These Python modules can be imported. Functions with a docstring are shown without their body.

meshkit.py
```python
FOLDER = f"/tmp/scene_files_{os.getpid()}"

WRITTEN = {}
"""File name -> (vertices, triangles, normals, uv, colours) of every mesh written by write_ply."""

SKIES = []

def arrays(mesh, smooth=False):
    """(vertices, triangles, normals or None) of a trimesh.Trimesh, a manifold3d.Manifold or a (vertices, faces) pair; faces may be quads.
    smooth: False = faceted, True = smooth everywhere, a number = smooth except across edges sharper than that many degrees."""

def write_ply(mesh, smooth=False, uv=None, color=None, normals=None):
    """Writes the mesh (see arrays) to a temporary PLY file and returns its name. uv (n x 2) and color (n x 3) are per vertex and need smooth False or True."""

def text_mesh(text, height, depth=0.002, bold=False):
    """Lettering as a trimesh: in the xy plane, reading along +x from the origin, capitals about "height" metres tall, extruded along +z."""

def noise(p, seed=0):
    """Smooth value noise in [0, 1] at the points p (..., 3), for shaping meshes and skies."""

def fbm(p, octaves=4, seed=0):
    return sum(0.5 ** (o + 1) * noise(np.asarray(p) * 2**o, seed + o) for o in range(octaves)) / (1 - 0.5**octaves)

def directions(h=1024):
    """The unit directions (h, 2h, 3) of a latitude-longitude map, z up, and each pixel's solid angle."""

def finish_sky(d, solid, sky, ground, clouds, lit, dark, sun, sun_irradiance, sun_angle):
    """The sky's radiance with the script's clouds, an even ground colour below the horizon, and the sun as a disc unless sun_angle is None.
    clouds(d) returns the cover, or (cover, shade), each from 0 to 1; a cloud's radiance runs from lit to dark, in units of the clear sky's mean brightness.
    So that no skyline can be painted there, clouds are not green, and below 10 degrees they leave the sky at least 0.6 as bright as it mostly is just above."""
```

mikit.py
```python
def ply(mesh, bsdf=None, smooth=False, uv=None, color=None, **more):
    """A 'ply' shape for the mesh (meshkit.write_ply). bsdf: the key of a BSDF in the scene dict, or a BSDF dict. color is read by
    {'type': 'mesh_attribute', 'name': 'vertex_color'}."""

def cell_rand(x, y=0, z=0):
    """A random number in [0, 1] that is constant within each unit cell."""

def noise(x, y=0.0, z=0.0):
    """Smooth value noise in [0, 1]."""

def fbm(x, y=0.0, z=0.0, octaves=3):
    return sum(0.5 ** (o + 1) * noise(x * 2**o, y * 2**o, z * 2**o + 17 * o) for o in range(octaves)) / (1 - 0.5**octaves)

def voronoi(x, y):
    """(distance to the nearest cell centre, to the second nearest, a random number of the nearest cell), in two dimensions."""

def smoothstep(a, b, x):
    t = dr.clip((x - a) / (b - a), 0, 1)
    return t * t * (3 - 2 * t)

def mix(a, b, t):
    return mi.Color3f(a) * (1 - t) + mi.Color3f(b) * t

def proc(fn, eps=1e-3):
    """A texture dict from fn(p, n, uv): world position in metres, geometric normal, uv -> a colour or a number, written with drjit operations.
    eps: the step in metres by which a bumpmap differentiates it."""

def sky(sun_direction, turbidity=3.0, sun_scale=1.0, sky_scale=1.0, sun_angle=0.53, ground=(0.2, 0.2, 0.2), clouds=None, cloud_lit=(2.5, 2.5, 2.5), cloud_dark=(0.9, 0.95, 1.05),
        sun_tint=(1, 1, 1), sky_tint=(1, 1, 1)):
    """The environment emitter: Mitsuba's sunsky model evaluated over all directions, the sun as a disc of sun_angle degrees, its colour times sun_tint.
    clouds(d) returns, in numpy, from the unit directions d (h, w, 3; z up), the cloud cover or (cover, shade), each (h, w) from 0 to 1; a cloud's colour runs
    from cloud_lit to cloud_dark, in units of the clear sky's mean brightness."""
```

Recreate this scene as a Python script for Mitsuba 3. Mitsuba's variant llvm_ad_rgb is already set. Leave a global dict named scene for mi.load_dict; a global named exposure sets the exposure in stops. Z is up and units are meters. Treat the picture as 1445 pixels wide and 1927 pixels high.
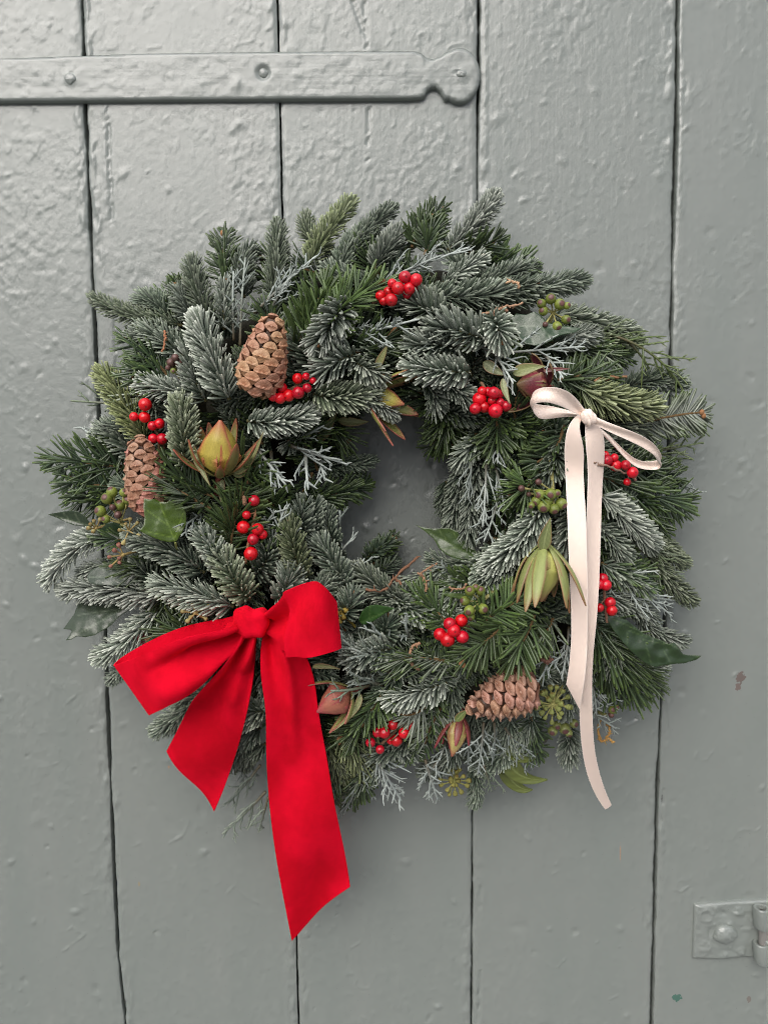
import math, numpy as np, trimesh, mitsuba as mi, drjit as dr, mikit, meshkit
from scipy.interpolate import CubicSpline
from scipy.spatial import Delaunay, cKDTree
import shapely, shapely.geometry as sg

T = mi.ScalarTransform4f
scene, labels = {}, {}

# ------------------------------------------------------------------ camera, sky, exposure
DIST, PITCH, ROLL, FOV, ZC = 0.64, math.radians(5.7), math.radians(0.38), 51.0, 1.5
ORIGIN = np.array([0, -DIST, ZC + DIST * math.tan(PITCH)])
FWD = np.array([0, math.cos(PITCH), -math.sin(PITCH)])
UP0, RT0 = np.array([0, math.sin(PITCH), math.cos(PITCH)]), np.array([1.0, 0, 0])
RIGHT = math.cos(ROLL) * RT0 - math.sin(ROLL) * UP0
UP = math.cos(ROLL) * UP0 + math.sin(ROLL) * RT0
FPX = 722.5 / math.tan(math.radians(FOV / 2))
scene['camera'] = {'type': 'perspective', 'fov': FOV, 'fov_axis': 'x', 'near_clip': 0.01, 'far_clip': 100.0,
                   'to_world': T().look_at(origin=ORIGIN.tolist(), target=(ORIGIN + FWD).tolist(), up=UP.tolist())}
scene['sky'] = mikit.sky((-0.30, -0.73, 0.62), turbidity=3, sun_scale=0.3, sun_angle=52, sun_tint=(0.85, 0.98, 1.29), clouds=lambda d: (np.ones(d.shape[:2]), 1 - d[..., 2]),   # an overcast sky, brightest overhead
                        
                         cloud_lit=(1.33, 1.38, 1.50), cloud_dark=(0.45, 0.47, 0.525), ground=(0.16, 0.16, 0.16))
exposure = 3.5


# ------------------------------------------------------------------ helpers
def at(px, py, h=0.0):
    """point of the place seen at a pixel of the photograph, h metres in front of the door's face"""
    d = FWD + (px - 722.5) / FPX * RIGHT + (963.5 - py) / FPX * UP
    return ORIGIN + d * ((DIST - h) / d[1])


def sm(a, b, x):
    t = np.clip((x - a) / (b - a), 0, 1)
    return t * t * (3 - 2 * t)


def unit(v):
    v = np.asarray(v, float)
    return v / (np.linalg.norm(v, axis=-1, keepdims=True) + 1e-12)


def n2(u, v, seed=0, oct=3):
    return meshkit.fbm(np.stack([u, v, np.zeros_like(u) + 0.37], -1), oct, seed)


def num(base):
    taken = lambda k: k in scene or any(s.startswith(k + '__') for s in (scene if '__' not in k else scene))
    if base not in COUNT:
        COUNT[base] = 0
        return base
    COUNT[base] += 1
    return f'{base}_{COUNT[base]:03d}'


COUNT = {}


class MB:
    """collects vertices, triangles and colours of one mesh"""
    def __init__(self):
        self.v, self.f, self.c, self.n = [], [], [], 0

    def add(self, v, f, c):
        v = np.asarray(v, float)
        f = np.asarray(f, int)
        if f.shape[1] == 4:
            f = np.vstack([f[:, [0, 1, 2]], f[:, [0, 2, 3]]])
        c = np.broadcast_to(np.asarray(c, float), (len(v), 3))
        self.v.append(v); self.f.append(f + self.n); self.c.append(c); self.n += len(v)

    def put(self, key, bsdf, smooth=True, **kw):
        scene[key] = mikit.ply((np.vstack(self.v), np.vstack(self.f)), bsdf, smooth=smooth, color=np.clip(np.vstack(self.c), 0.002, 0.95), **kw)
        return key


def tube(mb, pts, rad, col, sides=6, cap=True):
    p = np.asarray(pts, float)
    n = len(p)
    t = unit(np.gradient(p, axis=0))
    a = unit(np.cross(t, np.where(np.abs(t[:, 1:2]) < 0.85, [[0, 1.0, 0]], [[1.0, 0, 0]])))
    b = np.cross(t, a)
    ang = np.arange(sides) * 2 * np.pi / sides
    r = np.broadcast_to(rad, (n,))
    v = p[:, None] + r[:, None, None] * (np.cos(ang)[None, :, None] * a[:, None] + np.sin(ang)[None, :, None] * b[:, None])
    i, j = np.meshgrid(np.arange(n - 1), np.arange(sides), indexing='ij')
    q = np.stack([i * sides + j, i * sides + (j + 1) % sides, (i + 1) * sides + (j + 1) % sides, (i + 1) * sides + j], -1).reshape(-1, 4)
    f = np.vstack([q[:, [0, 2, 1]], q[:, [0, 3, 2]]])
    v = v.reshape(-1, 3)
    if cap:
        v = np.vstack([v, p[0], p[-1]])
        k = np.arange(sides)
        f = np.vstack([f, np.stack([k * 0 + n * sides, (k + 1) % sides, k], 1)[:, [0, 2, 1]], np.stack([k * 0 + n * sides + 1, (n - 1) * sides + k, (n - 1) * sides + (k + 1) % sides], 1)[:, [0, 2, 1]]])
    c = np.asarray(col, float)
    if c.ndim == 2:
        c = np.repeat(c, sides, 0)
        if cap:
            c = np.vstack([c, c[:1], c[-1:]])
    mb.add(v, f, c)


def sheet(P, thick, flip=False):
    """closed thin body from a grid of points P (nu, nv, 3)"""
    du, dv = np.gradient(P, axis=0), np.gradient(P, axis=1)
    N = unit(np.cross(du, dv)) * (-1 if flip else 1)
    nu, nv = P.shape[:2]
    top, bot = P + N * thick / 2, P - N * thick / 2
    v = np.vstack([top.reshape(-1, 3), bot.reshape(-1, 3)])
    i, j = np.meshgrid(np.arange(nu - 1), np.arange(nv - 1), indexing='ij')
    q = np.stack([i * nv + j, (i + 1) * nv + j, (i + 1) * nv + j + 1, i * nv + j + 1], -1).reshape(-1, 4)
    m = nu * nv
    rim = np.concatenate([np.arange(nv), np.arange(1, nu) * nv + nv - 1, (nu - 1) * nv + np.arange(nv - 2, -1, -1), np.arange(nu - 2, 0, -1) * nv])
    nx = np.roll(rim, -1)
    side = np.stack([rim, nx, nx + m, rim + m], 1)
    f = np.vstack([q, q[:, ::-1] + m, side])
    if flip:
        f = f[:, ::-1]
    return v, f


def vcol():
    return {'type': 'mesh_attribute', 'name': 'vertex_color'}


def mat(name, two=True, bump=None, **kw):
    b = {'type': 'principled', **kw}
    if bump:
        b = {'type': 'bumpmap', 'texture': mikit.proc(bump[0], eps=bump[2]), 'scale': bump[1], 'bsdf': b}
    scene[name] = {'type': 'twosided', 'bsdf': b}


# ------------------------------------------------------------------ materials
def rgb(*c):
    return {'type': 'rgb', 'value': list(c)}


CHIPS = [(at(1392, 1275), .0042, .0050, (0.10, 0.075, 0.065)), (at(1388, 1292), .0026, .0034, (0.11, 0.08, 0.07)), (at(262, 1664), .0009, .0026, (0.22, 0.18, 0.11)), (at(1272, 1877), .0046, .0036, (0.035, 0.10, 0.075)),
         (at(1408, 1880), .0022, .0030, (0.13, 0.115, 0.10)), (at(318, 1443), .0009, .0012, (0.32, 0.16, 0.08)), (at(1167, 1605), .0003, .0090, (0.36, 0.17, 0.09)), (at(1245, 1500), .0007, .0040, (0.06, 0.06, 0.06))]


def paint_colour(p, n, uv):
    w = mikit.fbm(p.x * 42, p.z * 9, p.y * 42, octaves=3)
    c = mikit.mix((0.152, 0.172, 0.158), (0.169, 0.184, 0.170), w)
    s = mikit.noise(p.x * 620, p.z * 620)
    c = mikit.mix(c, (0.10, 0.11, 0.10), 0.4 * mikit.smoothstep(0.965, 0.99, s))
    jx = mikit.noise(p.x * 700, p.z * 700, 3.0) - 0.5
    for q, rx, rz, col in CHIPS:
        d = dr.sqrt(dr.square((p.x - float(q[0])) / rx) + dr.square((p.z - float(q[2])) / rz)) + jx * .6
        c = mikit.mix(c, col, 0.9 * (1 - mikit.smoothstep(0.8, 1.0, d)))
    return c


def paint_bump(p, n, uv):
    a = mikit.noise(p.x * 1500, p.z * 42, 1.0) * 0.5 + mikit.noise(p.x * 620, p.z * 16, 7.0) * 0.5
    b = mikit.fbm(p.x * 420, p.z * 330, p.y * 300, octaves=3)
    return a * 0.45 + b * 0.9


mat('painted_wood', bump=(paint_bump, 1.5e-4, 3e-4), base_color=mikit.proc(paint_colour), roughness=0.37, specular=0.9)
def iron_bump(p, n, uv):
    a = mikit.noise(p.x * 38, p.z * 900, 2.0) * 0.3
    return a + mikit.fbm(p.x * 420, p.z * 380, p.y * 300, octaves=3) * 0.9


mat('painted_iron', bump=(iron_bump, 1.7e-4, 3e-4), base_color=mikit.proc(paint_colour), roughness=0.36, specular=0.9)
mat('dark_gap', base_color=rgb(0.02, 0.02, 0.02), roughness=0.9)
mat('needle', base_color=vcol(), roughness=0.36, specular=0.55)
mat('bark', base_color=vcol(), roughness=0.8, specular=0.2)
mat('berry', base_color=vcol(), roughness=0.26, specular=0.5)
mat('petal', base_color=vcol(), roughness=0.42, specular=0.4)
mat('leaf', base_color=vcol(), roughness=0.27, specular=0.5)


def cone_bump(p, n, uv):
    return mikit.fbm(p.x * 900, p.y * 900, p.z * 900, octaves=3)


mat('cone', bump=(cone_bump, 3e-4, 2e-4), base_color=vcol(), roughness=0.5, specular=0.4)


def velvet_colour(p, n, uv):
    w = mikit.fbm(p.x * 60, p.z * 38, p.y * 60, octaves=4)
    g = mikit.noise(p.x * 1700, p.z * 1700, p.y * 1700)
    return mikit.mix((0.42, 0.001, 0.009), (0.60, 0.002, 0.018), mikit.smoothstep(0.32, 0.72, w) * 0.7 + 0.3 * g)


def pile(p, n, uv):
    return mikit.fbm(p.x * 1500, p.y * 1500, p.z * 1100, octaves=2)


mat('velvet', bump=(pile, 1.6e-4, 1.5e-4), base_color=mikit.proc(velvet_colour), roughness=0.95, specular=0.08, sheen=0.7, sheen_tint=1.0)


def satin_bump(p, n, uv):
    return mikit.noise(p.z * 2600, p.x * 300, p.y * 300)


mat('satin', bump=(satin_bump, 4e-6, 1.5e-4), base_color=vcol(), roughness=0.30, specular=0.6)

# ------------------------------------------------------------------ the door
labels['door'] = {'label': 'old grey green painted plank door with a long strap hinge across its top', 'category': 'door', 'kind': 'thing'}
SEAM = [[(155, 0), (161, 200), (170, 420), (185, 760), (205, 1400), (222, 1790), (236, 1927)],
        [(522, 0), (528, 250), (532, 440), (548, 1300), (558, 1780), (562, 1927)],
        [(901, 0), (898, 350), (893, 1000), (889, 1530), (887, 1927)],
        [(1275, 0), (1272, 250), (1267, 400), (1254, 1100), (1236, 1500), (1226, 1927)]]
GAP = [0.0016, 0.0016, 0.0011, 0.0015]
ZT, ZB = at(722, 0)[2] + 0.07, at(722, 1927)[2] - 0.07
rng = np.random.default_rng(5)


def seam_x(i, z):
    if i < 0:
        return np.full_like(z, -0.44)
    if i >= len(SEAM):
        return np.full_like(z, 0.44)
    p = np.array([at(x, y) for x, y in SEAM[i]])[::-1]
    sl = np.polyfit(p[:, 2], p[:, 0], 1)
    x = np.interp(z, p[:, 2], p[:, 0])
    x = np.where(z > p[-1, 2], p[-1, 0] + sl[0] * (z - p[-1, 2]), x)
    return np.where(z < p[0, 2], p[0, 0] + sl[0] * (z - p[0, 2]), x)


def segdist(x, z, pts):
    d = np.full(x.shape, 9.0)
    for (ax, az), (bx, bz) in zip(pts[:-1], pts[1:]):
        t = np.clip(((x - ax) * (bx - ax) + (z - az) * (bz - az)) / ((bx - ax) ** 2 + (bz - az) ** 2 + 1e-12), 0, 1)
        d = np.minimum(d, np.hypot(x - ax - t * (bx - ax), z - az - t * (bz - az)))
    return d


PIMPLES = []
for k in range(520):
    px, py = rng.uniform(-60, 1505), rng.uniform(-60, 1990)
    PIMPLES.append((at(px, py), rng.uniform(.0008, .0030) * (1 if rng.random() < .85 else 1.7), rng.uniform(.8, 1.9), rng.uniform(0, 3.14), rng.choice([1, 1, -1]) * rng.uniform(.12, .60) * 1e-3))
SCARS = []
for k in range(64):                                  # old flaked paint under the newest coat: broken outlines
    px, py = rng.uniform(0, 1445), rng.uniform(0, 1927)
    a, pts = rng.uniform(0, 6.28), []
    p = at(px, py)[[0, 2]]
    for s in range(rng.integers(3, 7)):
        pts.append(tuple(p))
        a += rng.normal(0, .9)
        p = p + rng.uniform(.004, .011) * np.array([math.cos(a), math.sin(a) * .9])
    SCARS.append((pts, rng.uniform(.16, .36) * 1e-3))
for pts in ([(430, 91), (448, 83), (478, 76), (497, 85), (501, 92)], [(192, 92), (222, 91), (252, 93)], [(278, 90), (302, 88)], [(575, 90), (600, 88), (622, 91)], [(748, 352), (772, 336), (800, 352), (808, 378), (786, 392), (760, 380)], [(838, 92), (850, 84), (872, 80), (892, 96)],
            [(420, 1690), (440, 1668), (470, 1690), (500, 1706)], [(560, 640), (575, 668), (590, 660)], [(1025, 1812), (1046, 1826), (1062, 1806)], [(1160, 1345), (1190, 1338), (1208, 1352), (1180, 1366)], [(115, 1765), (135, 1745), (160, 1760), (120, 1790)], [(330, 1540), (355, 1548), (345, 1572), (320, 1586)]):
    SCARS.append(([tuple(at(x, y)[[0, 2]]) for x, y in pts], .40e-3))
SLOTS = [((905, 1672), (905, 1708)), ((903, 1830), (902, 1898)), ((1248, 1486), (1247, 1512)), ((222, 1612), (225, 1656)), ((231, 1804), (232, 1822)), ((236, 1886), (238, 1912)), ((694, 205), (692, 300)), ((686, 5), (690, 88)), ((664, 0), (684, 60)), ((204, 200), (207, 330)), ((209, 340), (211, 420)), ((217, 590), (220, 700)), ((1252, 905), (1251, 1010))]
RIDGES = [((912, 0), (915, 330)), ((568, 1790), (572, 1927)), ((196, 205), (200, 410)), ((1260, 1290), (1254, 1420)), ((1280, 5), (1278, 400))]


def paint_h(x, z, dl, dr_, seed):
    """height of the painted face of a board, metres: thick old paint, lumps, flaked edges, dents. dl, dr_: metres to the board's edges"""
    X, Z = x * 1000, z * 1000
    top = sm(ZC - .25, ZC + .2, z) * .2 + .8
    m = sm(.42, .60, n2(X / 70, Z / 70, seed + 3, 2))
    h = (n2(X / 55, Z / 75, seed, 2) - .5) * .9e-3
    n = n2(X / 5.4, Z / 6.8, seed + 11, 3)
    h += (sm(.50, .66, n) * .30 - sm(.36, .24, n) * .20) * 1e-3 * (.2 + .8 * m) * top
    n = n2((X + Z * .5) / 3.3, (Z - X * .5) / 6.2, seed + 19, 2)
    h += (sm(.56, .74, n)) * .28e-3 * (.25 + .75 * sm(.4, .6, n2(X / 48, Z / 48, seed + 29, 2))) * top
    n = n2(X / 1.6, Z / 60, seed + 41, 2)
    h += (n - .5) * .12e-3
    h += (n2(X / 2.4, Z / 2.6, seed + 43, 2) - .5) * .10e-3
    for p, r, asp, ang, amp in PIMPLES:
        w = (np.abs(x - p[0]) < r * 4) & (np.abs(z - p[2]) < r * 6)
        if w.any():
            dx, dz = x[w] - p[0], z[w] - p[2]
            u, v = (dx * math.cos(ang) + dz * math.sin(ang)) / r, (dz * math.cos(ang) - dx * math.sin(ang)) / (r * asp)
            h[w] += amp * (1.8 if p[2] < ZC + .05 else 1) * np.exp(-(u * u + v * v) ** 1.4)
    for pts, amp in SCARS:
        pa = np.array(pts)
        w = (x > pa[:, 0].min() - .006) & (x < pa[:, 0].max() + .006) & (z > pa[:, 1].min() - .006) & (z < pa[:, 1].max() + .006)
        if w.any():
            d = segdist(x[w], z[w], pts)
            h[w] += amp * (1.7 if pa[0, 1] < ZC + .05 else 1) * np.exp(-(d / .0010) ** 2) * sm(.36, .62, n2(x[w] * 210, z[w] * 210, seed + 53, 2)) * (.6 + .8 * n2(x[w] * 900, z[w] * 900, seed + 57, 2))
    for group, amp, wid in ((SLOTS, -1.0e-3, .0012), (RIDGES, .45e-3, .0012)):
        for a, b in group:
            pa, pb = at(*a)[[0, 2]], at(*b)[[0, 2]]
            w = (x > min(pa[0], pb[0]) - .006) & (x < max(pa[0], pb[0]) + .006) & (z > min(pa[1], pb[1]) - .006) & (z < max(pa[1], pb[1]) + .006)
            if w.any():
                d = segdist(x[w], z[w], [tuple(pa), tuple(pb)])
                br = sm(.34, .52, n2(x[w] * 300, z[w] * 190, seed + 61, 2)) if amp > 0 or abs(pa[1] - pb[1]) > .03 else 1
                h[w] += amp * np.exp(-(d / wid) ** 4) * br
    rough = n2(X / 3.5, Z / 9, seed + 71, 3)
    for d, s in ((np.maximum(dl, 0), 83), (np.maximum(dr_, 0), 97)):
        e = n2(X * 0 + s, Z / 14, seed + s, 3)
        h -= (.35e-3 + 1.3e-3 * e) * np.exp(-(d / (.0008 + .0012 * e)) ** 1.5)
        crust = np.exp(-(((d - .0045) / .0042) ** 2)) * sm(.40, .62, n2(X * 0 + s, Z / 45, seed + s + 5, 2))
        h += crust * (rough - .45) * 4.6e-3
    return h


for i in range(5):
    nz = 720
    z = np.linspace(ZB, ZT, nz)
    xl, xr = seam_x(i - 1, z), seam_x(i, z)                # the paint half fills the gap in places
    wob = lambda s, k: (n2(z * 90, z * 0 + s, s, 3) - .5) * .0016 * k + (n2(z * 500, z * 0 + s, s + 3, 2) - .5) * .0007 * k
    gv = lambda s: .30 + 1.15 * sm(.30, .62, n2(z * 22, z * 0 + s, s, 3)) if s != 1 else 1 + 0 * z
    xl = xl + (GAP[i - 1] / 2 * gv(i - 1) + wob(10 + i, 1.0 if i != 2 else .5) if i else 0)
    xr = xr - (GAP[i] / 2 * gv(i) + wob(30 + i, 1.0 if i != 1 else .5) if i < 4 else 0)
    nx = int((xr - xl).mean() / .00135)
    t = np.linspace(0, 1, nx)
    x = xl[:, None] + (xr - xl)[:, None] * t[None]
    Z = np.repeat(z[:, None], nx, 1)
    dl = x - xl[:, None] if i else x * 0 + 1
    dR = xr[:, None] - x if i < 4 else x * 0 + 1
    h = paint_h(x, Z, dl, dR, 100 * i)
    if i == 4:
        h = h + .0010
    if i == 1:
        h = h + .0005
    y = -h
    P = np.stack([x, y, Z], -1)
    L, R = P[:, :1].copy(), P[:, -1:].copy()
    L[..., 1], R[..., 1] = .024, .024
    P = np.concatenate([L, P, R], 1)
    n = nx + 2
    a, b = np.meshgrid(np.arange(nz - 1), np.arange(n - 1), indexing='ij')
    q = np.stack([a * n + b, a * n + b + 1, (a + 1) * n + b + 1, (a + 1) * n + b], -1).reshape(-1, 4)
    scene[num('door__board')] = mikit.ply((P.reshape(-1, 3), q), 'painted_wood', smooth=50)
bk = trimesh.creation.box((.88, .02, ZT - ZB))
bk.apply_translation((0, .036, (ZT + ZB) / 2))
scene['door__back_ledge'] = mikit.ply(bk, 'dark_gap')


def plate(poly_px, thick, bevel, step, lump, seed, h0=0.0, extra=None, px_h=None):
    """a plate lying on the door: outline in the photograph's pixels, bevelled rim, lumpy painted face; returns vertices, quads/triangles"""
    ph = thick if px_h is None else px_h
    pts = np.array([at(x, y, ph + h0)[[0, 2]] for x, y in poly_px])
    poly = sg.Polygon(pts).buffer(.0012).buffer(-.0024).buffer(.0012)
    ring = np.array(shapely.segmentize(poly.exterior, step * .8).coords)[:-1]
    x0, z0, x1, z1 = poly.bounds
    gx, gz = np.meshgrid(np.arange(x0, x1, step), np.arange(z0, z1, step * .9))
    gx[1::2] += step / 2
    inn = np.stack([gx.ravel(), gz.ravel()], 1)
    inn = inn[shapely.contains_xy(poly.buffer(-step * .45), inn[:, 0], inn[:, 1])]
    p = np.vstack([ring, inn])
    tri = Delaunay(p).simplices
    cen = p[tri].mean(1)
    tri = tri[shapely.contains_xy(poly, cen[:, 0], cen[:, 1])]
    a = p[tri]
    s = np.cross(a[:, 1] - a[:, 0], a[:, 2] - a[:, 0])
    tri[s < 0] = tri[s < 0][:, ::-1]
    tri = tri[np.abs(s) > 1e-12]
    d = shapely.distance(poly.exterior, shapely.points(p))
    X, Z = p[:, 0] * 1000, p[:, 1] * 1000
    h = thick - bevel * (1 - np.clip(d / (bevel * 1.3), 0, 1)) ** 2
    h = h + lump * ((n2(X / 6, Z / 6, seed, 3) - .5) * 1.6 + (n2(X / 18, Z / 8, seed + 4, 2) - .5) * 1.8 + (n2(X / 30, Z / 1.7, seed + 7, 2) - .5) * .12 + sm(.55, .7, n2(X / 4.5, Z / 4.5, seed + 9, 2)) * .6) * np.clip(d / .002, 0.25, 1)
    if extra is not None:
        h = h + extra(p[:, 0], p[:, 1])
    v = np.stack([p[:, 0], -(h + h0), p[:, 1]], 1)
    m, k = len(ring), len(v)
    rb = np.stack([ring[:, 0], np.full(m, .0006), ring[:, 1]], 1)
    i = np.arange(m)
    j = (i + 1) % m
    area = np.sum(ring[:, 0] * np.roll(ring[:, 1], -1) - ring[:, 1] * np.roll(ring[:, 0], -1))
    side = np.vstack([np.stack([i, k + i, j], 1), np.stack([j, k + i, k + j], 1)])
    if area < 0:
        side = side[:, ::-1]
    return np.vstack([v, rb]), np.vstack([tri, side])


def bump_at(px, py, r, amp, asp=1.0, power=1.0, h=.006):
    q = at(px, py, h)
    return lambda x, z: amp * np.exp(-((((x - q[0]) / r) ** 2 + ((z - q[2]) / (r * asp)) ** 2) ** power))


fs = [bump_at(130, 146, .0042, .0011), bump_at(134, 138, .0012, -.0012), bump_at(868, 139, .004, .0008), bump_at(862, 135, .0026, -.0014, .28), bump_at(890, 180, .003, -.0008, .6),
      bump_at(495, 135, .0050, -.0022, 1, 3), bump_at(445, 160, .003, .0007, 2)]
arc = [(865 + 39 * math.cos(a) * (1 if a < 0 else 1), 140 + 52 * math.sin(a)) for a in np.linspace(-2.05, 2.15, 26)]
strap = [(-170, 116), (0, 108), (250, 99), (520, 95), (780, 94), (793, 98), (802, 106), (815, 109), (829, 104), (838, 97)] + arc + [(838, 188), (829, 172), (820, 163), (810, 164), (803, 170), (800, 179), (792, 183), (770, 185), (400, 187), (0, 190), (-170, 192)]
v, f = plate(strap, .0054, .0015, .0016, .00046, 7, extra=lambda x, z: sum(g(x, z) for g in fs))
scene['door__strap_hinge'] = mikit.ply((v, f), 'painted_iron', smooth=40)
labels['door__strap_hinge'] = {'label': 'long painted iron strap hinge with a rounded end'}


def dome(px, py, h0, r, ht, seed, asp=1.0, rough=.12, bsdf='painted_iron', key=None):
    s = trimesh.creation.icosphere(subdivisions=4)
    v = np.array(s.vertices)
    w = 1 + rough * (n2(v[:, 0] * 2 + seed, v[:, 2] * 2, seed, 2) - .5) * 2
    v = v * w[:, None]
    p = at(px, py, h0)
    v = v * [r, ht, r * asp] + p
    scene[key] = mikit.ply((v, np.array(s.faces)), bsdf, smooth=True)


dome(496, 137, .0034, .0035, .0016, 3, key='door__strap_hinge__screw_head')
dome(132, 147, .0058, .0042, .0015, 5, .95, .2, key='door__strap_hinge__screw_head_001')
dome(868, 138, .0056, .0040, .0012, 8, .7, .2, key='door__strap_hinge__screw_head_002')
# the small hinge at the lower right
hp = [(1307, 1704), (1360, 1700), (1470, 1694), (1520, 1694), (1520, 1806), (1445, 1804), (1400, 1804), (1350, 1808), (1304, 1806)]
hs = [bump_at(1330, 1726, .0062, .0010, 1, 3), bump_at(1330, 1726, .0044, -.0006, 1, 3), bump_at(1396, 1792, .0040, .0010, .9, 3), bump_at(1390, 1722, .004, .0012, .6), bump_at(1362, 1722, .004, -.0011, .5), bump_at(1337, 1762, .0011, -.0016, 4), bump_at(1325, 1790, .004, .0009, .6), bump_at(1372, 1740, .0022, .0009)]
v, f = plate(hp, .0046, .0016, .0011, .00095, 23, extra=lambda x, z: sum(g(x, z) for g in hs))
scene['door__butt_hinge'] = mikit.ply((v, f), 'painted_iron', smooth=45)
labels['door__butt_hinge'] = {'label': 'small lumpy painted hinge plate with a bolt head and knuckles'}
dome(1364, 1758, .0050, .0098, .0052, 9, .84, .16, key='door__butt_hinge__bolt_head')


def knuckle(px, y0, y1, r, key, hole=True, seed=0):
    a, b = at(px, y0, .010), at(px + 2, y1, .010)
    mb = MB()
    prof = [(.52, .5), (.58, 0), (.86, -.02), (1, .05), (1.02, .5), (1.0, .93), (.86, 1.0), (.3, 1.0)]
    rings = []
    for rr, t in prof:
        ang = np.arange(28) * 2 * np.pi / 28
        c = a + (b - a) * t
        w = r * rr * (1 + .05 * np.sin(ang * 3 + seed) + .03 * np.sin(ang * 5 + t * 4))
        rings.append(np.stack([c[0] + w * np.cos(ang), c[1] + w * np.sin(ang), np.full(28, c[2])], 1))
    P = np.stack(rings)
    n, s = P.shape[:2]
    i, j = np.meshgrid(np.arange(n - 1), np.arange(s), indexing='ij')
    q = np.stack([i * s + j, i * s + (j + 1) % s, (i + 1) * s + (j + 1) % s, (i + 1) * s + j], -1).reshape(-1, 4)
    scene[key] = mikit.ply((P.reshape(-1, 3), q), 'painted_iron', smooth=45)


knuckle(1433, 1709, 1747, .0068, 'door__butt_hinge__knuckle', seed=1)
knuckle(1433, 1775, 1812, .0070, 'door__butt_hinge__knuckle_001', seed=2)
mb = MB()
tube(mb, [at(1437, 1716, .010), at(1437, 1795, .010)], .0040, (0.17, 0.165, 0.155), 14)
mb.put('door__butt_hinge__pin', 'bark', True)
dome(1441, 1772, .0105, .0045, .0042, 12, .8, .2, key='door__butt_hinge__paint_blob')

# ------------------------------------------------------------------ the wreath
labels['wreath'] = {'label': 'thick round evergreen wreath of frosted fir and silvery cypress on the door', 'category': 'wreath'}
CX, CY = 752, 938


def outer(px, py):
    a = math.degrees(math.atan2(py - CY, px - CX)) % 360
    return np.interp(a, [0, 25, 45, 65, 90, 115, 135, 160, 180, 205, 225, 250, 270, 300, 320, 345, 360], [545, 545, 545, 520, 540, 580, 600, 600, 630, 640, 640, 560, 540, 560, 510, 530, 545])


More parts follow.
